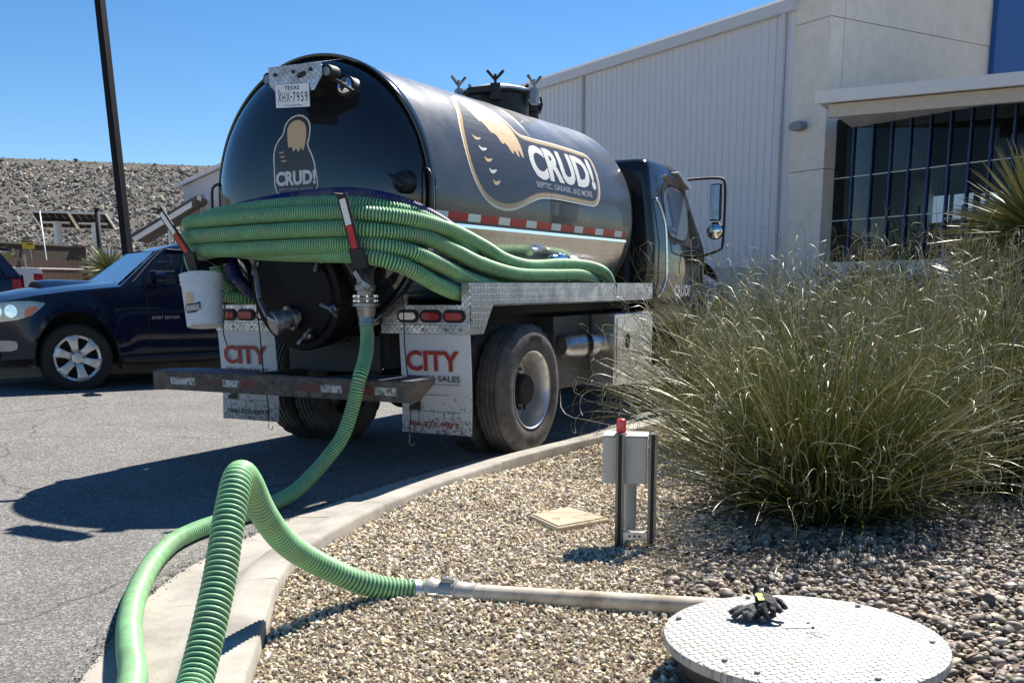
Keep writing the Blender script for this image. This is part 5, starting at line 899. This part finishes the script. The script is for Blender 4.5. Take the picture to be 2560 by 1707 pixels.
# ================================================================ parked cars
M_NAVY = m_paint('navy car paint', (.003,.007,.026), .012, rough=.05, spec=.3, coat=.12); M_PLAS = mat('black trim plastic', (.014,.014,.016), .6, var=.15); M_HEADL = mat('headlamp lens', (.34,.35,.34), .12, .3, var=.35, vscale=22, coat=1.0); M_AMB = mat('amber lens', (.62,.12,.02), .2, coat=1.0); M_CARG = m_glass('car glass', .30)
M_WSG = mat('windscreen glass', (.05,.075,.10), .04, var=.3, vscale=3, spec=1.0, coat=1.0); M_SEAT = mat('seat dark', (.02,.025,.04), .8)
M_ALLOY = mat('alloy wheel', (.72,.71,.68), .35, .45, var=.1, dirt=((.2,.16,.12), 8, .25)); M_CTYRE = mat('car tyre', (.014,.014,.014), .8, var=.2)
def car_wheel(parent, x, y, r=.412):
    s = 1 if y > 0 else -1; w = empty('wheel', (x,y,r), 0, parent)
    mb = MB(); mb.lathe([(.268,-.11),(.28,-.122),(.33,-.135),(.38,-.13),(r-.008,-.11),(r,-.08),(r,-.03),(r-.012,-.028),(r-.012,-.02),(r,-.018),(r,.018),(r-.012,.02),(r-.012,.028),(r,.03),(r,.08),(r-.008,.11),(.38,.13),(.33,.135),(.28,.122),(.268,.11)], (0,0,0), (0,1,0), 48); mb.build('tyre', M_CTYRE, w, smooth=40)
    mb = MB(); mb.lathe([(.235,-.11),(.225,0),(.232,.095*1),(.242,.115),(.246,.118),(.240,.112),(.212,.100),(.208,.085)] if s > 0 else [(.235,.11),(.225,0),(.232,-.095),(.242,-.115),(.246,-.118),(.240,-.112),(.212,-.100),(.208,-.085)], (0,0,0), (0,1,0), 40); rim = mb.build('rim', M_ALLOY, w, smooth=50)
    mb = MB(); mb.lathe([(.001,.02*s),(.262,.02*s)], (0,0,0), (0,1,0), 30); mb.build('brake_disc', M_DARK, w)
    for k in range(6):
        a = 2*math.pi*k/6+.35; ca, sa = math.cos(a), math.sin(a); P = lambda rr, t, h: (rr*ca-t*sa, h*s, rr*sa+t*ca)
        mb = MB(); rows = [[P(.06,t,.085) for t in (-.036,-.018,.018,.036)],[P(.12,t,.098) for t in (-.036,-.018,.018,.036)],[P(.18,t,.106) for t in (-.046,-.022,.022,.046)],[P(.238,t,.104) for t in (-.072,-.036,.036,.072)]]; mb.grid(rows)
        o_ = mb.build('spoke', M_ALLOY, rim, smooth=True); sm = o_.modifiers.new('s','SOLIDIFY'); sm.thickness = .03; sm.offset = 0
    mb = MB(); mb.lathe([(.075,.05*s),(.075,.09*s),(.05,.105*s),(.03,.11*s),(.001,.11*s)], (0,0,0), (0,1,0), 24); hb = mb.build('hub_cap', M_ALLOY, rim, smooth=40)
    for k in range(6): a = 2*math.pi*k/6; mb = MB(); mb.cyl((.062*math.cos(a),.09*s,.062*math.sin(a)),(.062*math.cos(a),.101*s,.062*math.sin(a)),.014,8); mb.build('lug_nut', M_DARK, rim)
    rim.scale = (1.14,1.0,1.14)
    return w
def lerp(xs_, ys_, x): return float(np.interp(x, xs_, ys_))
def make_suv():
    c = empty('parked_car')
    sx_, sz_ = [-3.9,-3.0,-1.0,-.75,-.5,0,.4,.7,.9], [1.16,1.17,1.15,1.14,1.12,1.08,1.03,.97,.90]
    zs = lambda x: lerp(sx_, sz_, x)
    def zb(x):
        base = lerp([-3.9,-3.4,.35,.6,.9],[.52,.44,.42,.42,.40], x)
        for ax in (0,-2.79):
            if abs(x-ax) < .475: base = max(base, .385+math.sqrt(max(0,.475**2-(x-ax)**2)))
        return base
    def hwid(x, z):
        w = .935; w -= .30*max(0,(x-.25)/.65)**2; w -= .10*max(0,(-3.2-x)/.7)**2
        f = (z-.72)/.45; w -= .045*max(0,f)**2+.03*max(0,-f)**2
        for ax in (0,-2.79):
            d = math.hypot(x-ax, z-.385)-.475; w += .028*math.exp(-(max(0,d)/.10)**2)*(1 if d > -.02 else 1)
        return w
    xs_ = sorted(set(list(np.linspace(-3.9,.9,60)) + [ax+.475*math.cos(t) for ax in (0,-2.79) for t in np.linspace(0,math.pi,25)]))
    for s in (1,-1):
        mb = MB(); mb.grid([[(x, s*hwid(x, zb(x)+(zs(x)-zb(x))*t), zb(x)+(zs(x)-zb(x))*t) for t in np.linspace(0,1,12)] for x in xs_]); mb.build('side_panel', M_NAVY, c, smooth=True)
        mb = MB(); mb.grid([[(ax+.475*math.cos(t), s*y, .385+.475*math.sin(t)) for y in (.955,.5)] for ax in (0,) for t in np.linspace(-.15,math.pi+.15,20)]); mb.build('wheel_arch_liner', M_PLAS, c)
        mb = MB(); mb.grid([[(-2.79+.475*math.cos(t), s*y, .385+.475*math.sin(t)) for y in (.955,.5)] for t in np.linspace(-.15,math.pi+.15,20)]); mb.build('wheel_arch_liner', M_PLAS, c)
        mb = MB(); mb.tube(smooth_path([(-.52,s*.90,.36),(-.8,s*.93,.35),(-2.0,s*.93,.35),(-2.27,s*.90,.36)],.1), .06, 10); mb.build('side_step', M_PLAS, c, smooth=True)
        mb = MB(); mb.box(-2.3,-.48,min(s*.80,s*.905),max(s*.80,s*.905),.32,.44); mb.build('rocker', M_PLAS, c)
    # bonnet with scoop
    mb = MB(); mb.grid([[(x, y*hwid(x,zs(x)), zs(x)+.085*(1-abs(y)**2.2)-(.0 if abs(y) < .99 else .0)) for y in np.linspace(-1,1,17)] for x in np.linspace(-.72,.88,18)]); mb.build('bonnet', M_NAVY, c, smooth=True)
    mb = MB(); mb.grid([[(x, y, zs(x)+.075+h*(1-(abs(y)/.34)**3)) for y in np.linspace(-.34,.34,9)] for x,h in ((-.55,.0),(-.3,.05),(.0,.085),(.18,.095),(.2,.08))]); sc_ = mb.build('bonnet_scoop', M_NAVY, c, smooth=True)
    mb = MB(); mb.grid([[(.195-.02*k, y, zs(.2)+.075+.085*(1-(abs(y)/.34)**3)*(1-k)) for y in np.linspace(-.33,.33,7)] for k in (0,1)]); mb.build('scoop_mouth', M_PLAS, sc_)
    # nose
    yn = hwid(.9,.7); mb = MB(); rows_ = [[(.9+.09*(1-(y/yn)**2), y, z) for y in np.linspace(-yn,yn,17)] for z in np.linspace(.40,.88,7)]; rows_.append([(.88, y*hwid(.88,zs(.88)), zs(.88)+.085*(1-abs(y)**2.2)) for y in np.linspace(-1,1,17)]); mb.grid(rows_); mb.build('nose', M_NAVY, c, smooth=True)
    mb = MB(); mb.prism(smooth_poly([(.80,-.80),(.96,-.66),(1.05,-.3),(1.07,0),(1.05,.3),(.96,.66),(.80,.80)],1), lambda u,v,h: (u,v,h), .42,.64); mb.build('front_bumper', M_NAVY, c, bevel=.03)
    mb = MB(); mb.grid([[(1.0-.09*(y/yn)**2, y, z) for y in (-.36,-.18,0,.18,.36)] for z in (.66,.85)]); mb.build('grille', M_PLAS, c)
    # greenhouse
    gx = lambda z: -.56-.62*(z-1.13)/.56; gw = lambda z: .895-.24*(z-1.13)/.5; gr = lambda z: -3.86+.32*(z-1.13)/.5
    def ring(z, xf, xr, w, rr=.09, n=4):
        out = []
        for cx, cy, a0 in ((xf-rr,-w+rr,-90),(xf-rr,w-rr,0),(xr+rr,w-rr,90),(xr+rr,-w+rr,180)):
            for k in range(n): a = R(a0+90*k/(n-1)); out.append((cx+rr*math.cos(a), cy+rr*math.sin(a), z))
        return out
    rg = [ring(1.10,-.54,-3.88,.905)]+[ring(z,gx(z),gr(z),gw(z)) for z in (1.13,1.3,1.5,1.63)]+[ring(1.70,-1.26,-3.5,.62,.12),ring(1.75,-1.40,-3.35,.52,.14),ring(1.775,-1.7,-3.0,.3,.14)]
    # pillars and roof stay opaque: the shell is cut where glass goes
    mb = MB(); nr = 16
    for q in rg[4:]: mb.v.extend(q)
    m_ = len(rg)-4
    for i in range(m_-1):
        for k in range(nr): mb.f.append((i*nr+k,i*nr+(k+1)%nr,(i+1)*nr+(k+1)%nr,(i+1)*nr+k))
    mb.f.append(tuple((m_-1)*nr+k for k in range(nr))); mb.build('roof', M_NAVY, c, smooth=60)
    mb = MB(); mb.v.extend(rg[0]); mb.v.extend(rg[1]); mb.f += [(k,(k+1)%nr,nr+(k+1)%nr,nr+k) for k in range(nr)]; mb.build('scuttle', M_NAVY, c)
    for s in (1,-1):
        on = lambda x,z,o=0: (x, s*(gw(z)+o), z)
        def pillar(nm, a, b, wa, wb, m=M_NAVY):
            mb = MB(); mb.add([on(a[0]-wa,a[1]),on(a[0]+wa,a[1]),on(b[0]+wb,b[1]),on(b[0]-wb,b[1])]+[(p[0],p[1]-s*.05,p[2]) for p in (on(a[0]-wa,a[1]),on(a[0]+wa,a[1]),on(b[0]+wb,b[1]),on(b[0]-wb,b[1]))], [(0,1,2,3),(7,6,5,4),(0,3,7,4),(1,5,6,2)]); mb.build(nm, m, c)
        pillar('front_pillar', (gx(1.13)-.10,1.13), (gx(1.64)-.06,1.64), .09, .06); pillar('centre_pillar', (-2.05,1.13), (-2.02,1.64), .06, .05, M_PLAS); pillar('rear_pillar', (-2.95,1.13), (-2.85,1.64), .09, .10); pillar('tail_pillar', (-3.72,1.13),(-3.48,1.64), .12,.10)
        for poly in ([(-.74,1.14),(-1.98,1.14),(-1.96,1.63),(-1.24,1.63)],[(-2.11,1.14),(-2.86,1.14),(-2.75,1.63),(-2.07,1.63)],[(-3.04,1.15),(-3.60,1.15),(-3.40,1.63),(-2.95,1.63)]):
            decal('side_window', poly, lambda u,v: on(u,v,-.012), M_CARG, c)
        mb = MB(); mb.tube(smooth_path([on(-.68,1.14,.004),on(-1.18,1.645,.004),on(-1.4,1.655,.004),on(-3.3,1.65,.004)],.08), .014, 6); mb.build('door_frame_trim', M_PLAS, c, smooth=True)
        for xx in (-.86,-2.08,-2.96): mb = MB(); mb.tube([(xx-.05*(1-t)*0, s*(hwid(xx,.45+.68*t)+.001), .45+.68*t) for t in np.linspace(0,1,9)], .005, 5); mb.build('door_seam', M_DARK, c)
        for xx in (-1.85,-2.78): mb = MB(); mb.tube(smooth_path([(xx,s*hwid(xx,1.0),1.0),(xx+.05,s*(hwid(xx,1.0)+.03),1.0),(xx+.17,s*(hwid(xx,1.0)+.03),1.0),(xx+.22,s*hwid(xx,1.0),1.0)],.03), .013, 8); mb.build('door_handle', M_NAVY, c, smooth=True)
        mi = empty('wing_mirror', (0,0,0), 0, c); mb = MB(); mb.prism(smooth_poly([(-.11,-.08),(.10,-.09),(.13,.03),(.06,.10),(-.10,.09)],2), lambda u,v,h: (-.98+h*.5, s*(1.07+u), 1.24+v), -.10,.12); mb.build('mirror_shell', M_NAVY, mi, smooth=40); mb = MB(); mb.bar((-.94,s*.90,1.16),(-.95,s*1.0,1.19),.08,.05); mb.build('mirror_stalk', M_PLAS, mi)
        mb = MB(); mb.tube(smooth_path([(-1.6,s*.56,1.71),(-1.75,s*.57,1.775),(-2.3,s*.57,1.79),(-3.1,s*.56,1.785),(-3.3,s*.55,1.70)],.06), .02, 8); mb.build('roof_rail', M_LIP, c, smooth=True)
        on2 = lambda u,v,o=.012: (u, s*(hwid(u,v)+o), v)
        hl = decal('headlamp', smooth_poly([(.885,.755),(.885,.76),(.50,.80),(.30,.935),(.32,.95),(.50,.975),(.88,.945),(.885,.94)],1), lambda u,v: on2(u,v,.014), M_HEADL, c, .06); [decal('lamp_bowl', [(bx_+.062*math.cos(t),.872+.062*math.sin(t)) for t in np.linspace(0,2*math.pi,15)[:-1]], lambda u,v: on2(u,v,.017), M_CHROME, hl, .06) for bx_ in (.80,.655)]; decal('turn_lens', smooth_poly([(.54,.805),(.46,.83),(.37,.905),(.44,.92),(.52,.885)],1), lambda u,v: on2(u,v,.018), M_AMB, hl, .06)
        decal('bumper_insert', smooth_poly([(.88,.50),(.64,.50),(.62,.56),(.64,.60),(.88,.60)],1), lambda u,v: on2(u,v,.010), M_HEADL, c, .06)
        mb = MB(); mb.grid([[on2(u,zb(u)-.0,.012) if True else None, on2(u,zb(u)+.07,.016)] for u in [.475*math.cos(t) for t in np.linspace(.12,math.pi-.12,20)]]); mb.build('arch_trim', M_NAVY, c, smooth=True)
        mb = MB(); mb.box(-.62,-.50,min(s*.80,s*.93),max(s*.80,s*.93),.25,.42); mb.build('mud_guard', M_PLAS, c)
        letters('lettering', 'SPORT EDITION', lambda u,v: (-.90-u, s*(hwid(-.90-u,.76+v)+.006), .76+v), .34, .03, M_GREYL, c) if s > 0 else None
        mb = MB(); mb.grid([[on2(u,v,.008) for v in (.90,1.08)] for u in (-3.88,-3.8,-3.7)]); mb.build('tail_lamp', M_REDL, c)
    # windscreen, rear glass, wipers, seats, tail
    W = lambda u,v: (gx(v)+.012, u*gw(v)*.9, v)
    decal('windscreen', [(-.93,1.14),(.93,1.14),(.92,1.64),(-.92,1.64)], W, M_WSG, c, .1)
    decal('rear_glass', [(-.9,1.14),(.9,1.14),(.85,1.62),(-.85,1.62)], lambda u,v: (gr(v)-.012, u*gw(v)*.95, v), M_GLASSD, c)
    mb = MB(); mb.grid([[(-3.88-.04*(1-(y/.85)**2), y, z) for y in np.linspace(-.87,.87,7)] for z in (.5,.8,1.14)]); mb.build('tailgate', M_NAVY, c, smooth=True)
    mb = MB(); mb.prism([(-3.3,1.70),(-3.78,1.66),(-3.82,1.69),(-3.6,1.73),(-3.3,1.745)], lambda u,v,h: (u,h,v), -.58,.58); mb.build('spoiler', M_NAVY, c, bevel=.01)
    mb = MB(); mb.bar((-.55,.1,1.15),(-.66,.66,1.20),.03,.02); mb.bar((-.55,-.5,1.15),(-.66,.05,1.21),.03,.02); mb.build('wiper', M_PLAS, c)
    for y in (.38,-.38): mb = MB(); mb.box(-1.95,-1.75,y-.24,y+.24,.9,1.42); mb.box(-1.92,-1.80,y-.12,y+.12,1.43,1.58); mb.build('seat', M_SEAT, c, bevel=.04)
    mb = MB(); mb.box(-3.7,-.62,-.86,.86,.6,1.11); mb.build('cabin_floor', M_SEAT, c)
    mb = MB(); mb.box(-3.8,.8,-.7,.7,.34,.5); mb.box(-.62,.8,-.60,.60,.45,.93); mb.box(-3.6,-2.2,-.60,.60,.45,.93); mb.build('underbody', M_DARK, c)
    # raise bonnet and waist line to the tall stance of the car
    for o_ in [q for q in c.children] + [g for q in c.children for g in q.children]:
        if o_.type == 'MESH':
            me = o_.data; co = np.empty(len(me.vertices)*3, np.float32); me.vertices.foreach_get('co', co); co = co.reshape(-1,3)
            co[:,2] = np.interp(co[:,2], [0,.45,.75,.95,1.13,1.64,1.78,3], [0,.46,.83,1.07,1.245,1.67,1.79,3]); me.vertices.foreach_set('co', co.ravel()); me.update()
    for x in (0,-2.79):
        for y in (.80,-.80): car_wheel(c, x, y)
    return c
suv = make_suv(); rzc = math.atan2(-.914,-.407); lf = Vector((.914,-.407,0))
suv.location = Vector((-5.42,1.90,.115))-lf*.84; suv.rotation_euler = (0,R(0.3),rzc); tag(suv, 'navy blue car parked beside the truck with its left side showing', 'car', 'parked cars')
suv2 = copy_tree(suv); suv2.location = (-13.9,2.5,.33); suv2.rotation_euler = (0,0,rzc); suv2['label'] = 'dark car at the left edge with only its rear end showing'
# white pickup
pk = thing('pickup_truck', 'white pickup with its tail lamp showing behind the dark car', 'pickup', (-13.55,7.35,.35), rzc); M_WPT = m_paint('white truck paint', (.62,.64,.68), .02, rough=.1)
mb = MB(); prof_ = [(.0,.55),(.0,1.36),(-.05,1.41),(-1.9,1.41),(-1.9,.55),(-1.35,.55)]+[(-.95+.42*math.cos(t),.5+.42*math.sin(t)) for t in np.linspace(math.pi-.1,.1,10)]
pB = lambda x: -x
mb.prism([(u,v) for u,v in prof_], lambda u,v,h: (u*-1,h,v), -.88, .88); mb.build('bed', M_WPT, pk, bevel=.03)
mb = MB(); mb.prism([(-1.95,.55),(-1.95,1.45),(-2.05,1.95),(-2.4,2.0),(-3.3,1.95),(-3.75,1.45),(-3.75,.55)], lambda u,v,h: (u*-1,h,v), -.86,.86); mb.build('cab', M_WPT, pk, bevel=.06)
mb = MB(); mb.prism([(-3.76,.5),(-3.76,1.3),(-5.0,1.2),(-5.05,.5)], lambda u,v,h: (u*-1,h,v), -.86,.86); mb.build('bonnet', M_WPT, pk, bevel=.06)
for s in (1,-1):
    mb = MB(); mb.box(-.012,.16,min(s*.78,s*.89),max(s*.78,s*.89),1.08,1.30); tl = mb.build('tail_lamp', M_REDL, pk, bevel=.015); mb = MB(); mb.box(-.014,.15,min(s*.78,s*.892),max(s*.78,s*.892),.96,1.078); mb.build('reversing_lamp', M_CLRL, tl, bevel=.01)
for x in (.95,4.4):
    for y in (.76,-.76): car_wheel(pk, x, y)
# ================================================================ planting
M_GRASS = mat_attr('grass blade', .42, .45, .18, 25); M_LEAF = mat_attr('leaf', .45, .5, .15, 20)
def ribbons(name, P, width, col, mat_, parent):
    """P: blades x points x 3, width: blades x points, col: blades x points x 3"""
    n, m = P.shape[:2]; t = np.gradient(P, axis=1); t /= np.linalg.norm(t, axis=2, keepdims=True)+1e-9; ref = rng.normal(size=(n,1,3)); sd = np.cross(t, np.repeat(ref, m, 1)); sd /= np.linalg.norm(sd, axis=2, keepdims=True)+1e-9
    V = np.stack([P-sd*width[:,:,None]/2, P+sd*width[:,:,None]/2], 2).reshape(-1,3); idx = np.arange(n*m*2).reshape(n,m,2)
    q = np.stack([idx[:,:-1,0], idx[:,:-1,1], idx[:,1:,1], idx[:,1:,0]], -1).reshape(-1,4); C_ = np.repeat(col[:,:,None,:], 2, 2).reshape(-1,3)
    me = bpy.data.meshes.new(name); me.vertices.add(len(V)); me.vertices.foreach_set('co', V.astype(np.float32).ravel()); me.loops.add(len(q)*4); me.loops.foreach_set('vertex_index', q.astype(np.int32).ravel()); me.polygons.add(len(q)); me.polygons.foreach_set('loop_start', np.arange(0,len(q)*4,4,dtype=np.int32)); me.update(calc_edges=True)
    at = me.attributes.new('Col','FLOAT_COLOR','POINT'); at.data.foreach_set('color', np.c_[C_, np.ones(len(C_))].astype(np.float32).ravel()); me.polygons.foreach_set('use_smooth', np.ones(len(q), bool)); me.materials.append(mat_)
    o = bpy.data.objects.new(name, me); COL.objects.link(o)
    if parent: o.parent = parent
    return o
def grass(lab, x, y, n, L0, rb, lean=(0,0), up=1.0, core=.8):
    o = thing('ornamental_grass', lab, 'grass clump', (x,y,.07), 0, 'clumps of tall arching grass'); m = 18
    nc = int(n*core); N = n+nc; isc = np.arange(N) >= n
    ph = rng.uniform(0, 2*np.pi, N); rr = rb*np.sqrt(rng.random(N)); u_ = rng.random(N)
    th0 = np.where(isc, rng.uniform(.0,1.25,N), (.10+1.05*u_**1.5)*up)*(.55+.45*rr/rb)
    L = np.where(isc, L0*rng.uniform(.25,.62,N), L0*np.clip(rng.normal(1,.17,N),.55,1.4)*(1.04-.22*u_))
    bend = np.where(isc, rng.uniform(.2,1.0,N), rng.uniform(.25,1.35,N)); az = ph+rng.normal(0,.5,N); sway = rng.normal(0,.35,N)
    curly = (rng.random(N) < .75) & ~isc; ck = np.where(curly, rng.choice([-1,1],N,p=[.3,.7])*rng.uniform(1.5,5.2,N), rng.normal(0,.4,N)); ca = np.where(curly, rng.normal(0,2.6,N), 0); cs = rng.uniform(.62,.85,N)
    P = np.zeros((N,m,3)); P[:,0] = np.stack([rr*np.cos(ph), rr*np.sin(ph), np.zeros(N)], 1)
    for k in range(1, m):
        s = k/(m-1); q = np.clip((s-cs)/(1-cs),0,1)**1.6; th = th0+bend*s**1.7+ck*q; a = az+sway*s*s+ca*q
        P[:,k] = P[:,k-1]+(L/(m-1))[:,None]*np.stack([np.sin(th)*np.cos(a)+lean[0]*s, np.sin(th)*np.sin(a)+lean[1]*s, np.cos(th)],1)
    P[:,:,2] = np.maximum(P[:,:,2], rng.uniform(-.01,.05,(N,1))); s = np.linspace(0,1,m)[None]; width = np.repeat(.0074*(1-.78*s**1.6), N, 0)*rng.uniform(.6,1.3,(N,1))
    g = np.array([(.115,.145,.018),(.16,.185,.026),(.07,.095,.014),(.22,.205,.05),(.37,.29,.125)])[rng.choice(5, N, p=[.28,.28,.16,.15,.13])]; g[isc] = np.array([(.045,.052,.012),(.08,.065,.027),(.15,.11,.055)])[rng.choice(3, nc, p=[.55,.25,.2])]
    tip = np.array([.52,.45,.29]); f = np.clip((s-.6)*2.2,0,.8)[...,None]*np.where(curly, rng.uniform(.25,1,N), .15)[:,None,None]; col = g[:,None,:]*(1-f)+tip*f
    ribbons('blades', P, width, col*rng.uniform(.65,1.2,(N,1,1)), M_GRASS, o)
    n2 = int(n*.10); m = 32; ph = rng.uniform(0,2*np.pi,n2); u_ = rng.random(n2); th0 = (.1+.95*u_)*up; L = L0*rng.uniform(.85,1.4,n2); bd_ = rng.uniform(.3,1.2,n2); ck = rng.choice([-1,1],n2)*rng.uniform(2,6,n2); ca = rng.normal(0,3,n2); cs = rng.uniform(.6,.85,n2)
    P = np.zeros((n2,m,3)); P[:,0] = np.stack([rb*.6*np.cos(ph),rb*.6*np.sin(ph),np.zeros(n2)],1)
    for k in range(1,m): s = k/(m-1); q = np.clip((s-cs)/(1-cs),0,1)**1.5; th = th0+bd_*s**1.8+ck*q; a = ph+.3*np.sin(5*s+u_*9)+ca*q; P[:,k] = P[:,k-1]+(L/(m-1))[:,None]*np.stack([np.sin(th)*np.cos(a)+lean[0]*s,np.sin(th)*np.sin(a)+lean[1]*s,np.cos(th)],1)
    P[:,:,2] = np.maximum(P[:,:,2], .0); s = np.linspace(0,1,m)[None]; c = palette(n2,[(.48,.42,.26),(.36,.31,.16),(.60,.54,.40)],[2,3,1]); ribbons('straw', P, np.repeat(.0068*(1-.45*s),n2,0)*rng.uniform(.6,1.2,(n2,1)), np.repeat(c[:,None,:],m,1), M_GRASS, o); return o
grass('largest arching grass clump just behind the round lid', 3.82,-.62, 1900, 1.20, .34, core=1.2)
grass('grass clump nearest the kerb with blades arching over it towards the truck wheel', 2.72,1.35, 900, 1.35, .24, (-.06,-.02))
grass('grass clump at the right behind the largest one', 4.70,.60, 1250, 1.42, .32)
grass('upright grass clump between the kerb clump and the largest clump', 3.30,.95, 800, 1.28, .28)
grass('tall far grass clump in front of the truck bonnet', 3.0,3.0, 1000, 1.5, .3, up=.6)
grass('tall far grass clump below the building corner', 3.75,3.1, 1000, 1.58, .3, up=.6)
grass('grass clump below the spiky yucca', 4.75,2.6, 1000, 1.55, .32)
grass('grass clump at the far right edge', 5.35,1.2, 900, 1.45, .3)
def stalks(lab, x, y, n, h):
    o = thing('dry_stalks', lab, 'dry stalks', (x,y,.07), 0, 'dry seed stalks standing out of the grass'); m = 30; ph = rng.uniform(0,2*np.pi,n); L = h*rng.uniform(.75,1.15,n); th0 = rng.uniform(.02,.35,n); ck = rng.choice([-1,1],n)*rng.uniform(2.5,6.5,n); ca = rng.normal(0,3.5,n); cs = rng.uniform(.72,.9,n)
    P = np.zeros((n,m,3)); P[:,0] = np.stack([.3*rng.normal(size=n),.3*rng.normal(size=n),np.zeros(n)],1)
    for k in range(1,m): s = k/(m-1); q = np.clip((s-cs)/(1-cs),0,1)**1.4; th = th0+.25*s*s+ck*q; a = ph+.6*np.sin(s*9+ph)*.3+ca*q; P[:,k] = P[:,k-1]+(L/(m-1))[:,None]*np.stack([np.sin(th)*np.cos(a),np.sin(th)*np.sin(a),np.cos(th)],1)
    s = np.linspace(0,1,m)[None]; c = palette(n,[(.48,.42,.30),(.36,.30,.18),(.56,.50,.38)],[2,1,1]); ribbons('stems', P, np.repeat(.0055*(1-.35*s),n,0), np.repeat(c[:,None,:],m,1), M_GRASS, o)
stalks('curly dry stalks rising in front of the metal wall', 3.05,2.6, 70, 1.75); stalks('curly dry stalks rising before the building corner', 3.75,2.7, 70, 1.8); stalks('curly dry stalks rising before the dark windows', 4.3,2.4, 55, 1.8); stalks('curly dry stalks standing before the truck cab door', 2.75,1.5, 35, 1.6); stalks('curly dry stalks over the middle of the largest grass clump', 3.7,.1, 60, 1.45)
# loose dry blades and twigs fallen on the stones
n = 420; a = rng.uniform(0,2*np.pi,n); c0_ = np.stack([rng.uniform(3.2,5.6,n), rng.uniform(-2.1,-.3,n), np.full(n,.10)],1); m = 6; P = np.zeros((n,m,3)); P[:,0] = c0_
for k in range(1,m): a = a+rng.normal(0,.35,n); P[:,k] = P[:,k-1]+np.stack([np.cos(a)*.05,np.sin(a)*.05,rng.normal(0,.006,n)],1)
lt = ribbons('leaf_litter', P, np.full((n,m),.004), np.repeat(palette(n,[(.40,.33,.2),(.28,.22,.13)],[1,1])[:,None,:],m,1), M_GRASS, None); tag(lt, 'dry grass blades scattered over the stones', 'litter', kind='stuff')
# spiky yucca
def yucca(lab, loc, h, n, L0, cols, nm='yucca', cat='yucca', grp=None):
    o = thing(nm, lab, cat, loc, 0, grp); mb = MB(); mb.tube([(0,0,0),(.03,.02,h*.5),(0,0,h)], [.16,.13,.11], 12); mb.build('trunk', mat('yucca trunk', (.13,.10,.07), .9, var=.3, vscale=20, bmp=(30,.8,.02)), o, smooth=True)
    m = 5; el = np.arcsin(rng.uniform(-.45,1,n)); az = rng.uniform(0,2*np.pi,n); L = L0*rng.uniform(.75,1.1,n); d = np.stack([np.cos(el)*np.cos(az),np.cos(el)*np.sin(az),np.sin(el)],1); P = np.zeros((n,m,3))
    for k in range(m): s = k/(m-1); P[:,k] = np.array([0,0,h])+d*(.06+L*s)[:,None]; P[:,k,2] -= .06*s*s*L
    s = np.linspace(0,1,m)[None]; width = np.repeat(.036*(1-.96*s**1.6), n, 0)*(L0/.7)
    c = np.array(cols)[rng.choice(len(cols), n)]; col = np.repeat(c[:,None,:], m, 1)*(1+.25*(s[...,None]-.5)); col[:,-1] = (.30,.22,.12); ribbons('leaves', P, width, col, M_LEAF, o); return o
YC = [(.17,.175,.05),(.22,.21,.07),(.12,.135,.04),(.27,.235,.10)]
yucca('spiky yucca with stiff olive leaves at the right edge', (4.62,4.3,.08), 1.68, 480, .86, YC)
yucca('lower spiky yucca head beside the taller one', (4.40,4.6,.08), 1.15, 260, .72, YC)
yucca('spiky desert plant behind the windscreen of the blue car', (-17.3,12.4,.3), 1.55, 260, .8, [(.20,.22,.08),(.28,.28,.12),(.15,.17,.06)], 'sotol', 'plant')
def bush(lab, loc, rx, ry, rz_, n, cols):
    o = thing('shrub', lab, 'shrub', loc, 0, 'shrubs along the foot of the embankment'); mb = MB()
    for k in range(5): a = k*1.3; mb.tube([(0,0,0),(.3*rx*math.cos(a),.3*ry*math.sin(a),rz_*.6),(.6*rx*math.cos(a),.6*ry*math.sin(a),rz_*1.2)],[.03,.02,.008],6)
    mb.build('stems', M_DARK, o); p = rng.normal(size=(n,3)); p /= np.linalg.norm(p,axis=1)[:,None]; p *= rng.random((n,1))**.4*np.array([rx,ry,rz_])*(1+.25*np.sin(p[:,:1]*7+p[:,1:2]*5)); p[:,2] += rz_*.95; m = 3; P = np.zeros((n,m,3)); d = rng.normal(size=(n,3))*.07; d[:,2] += .04
    for k in range(m): P[:,k] = p+d*k
    ribbons('leaves', P, np.repeat(np.array([[.02,.05,.004]]),n,0), np.repeat(palette(n, cols, [1]*len(cols), .2)[:,None,:],m,1), M_LEAF, o); return o
bush('yellow green shrub at the left edge above the dark car', (-21.6,11.2,.3), 1.5,1.2,1.35, 2600, [(.26,.25,.08),(.20,.20,.06),(.32,.29,.12)])
bush('yellow green shrub below the left solar panel', (-22.9,13.9,.3), 1.1,1.0,1.2, 1800, [(.28,.27,.10),(.20,.20,.07)])
for k, (bx_, by_, sz_) in enumerate(((3.6,9.5,1.2),)): pass
bush('dark green hedge shrub below the building windows', (1.2,19.0,.05), 2.2,.9,.85, 3000, [(.05,.08,.03),(.07,.10,.04),(.04,.06,.025)])
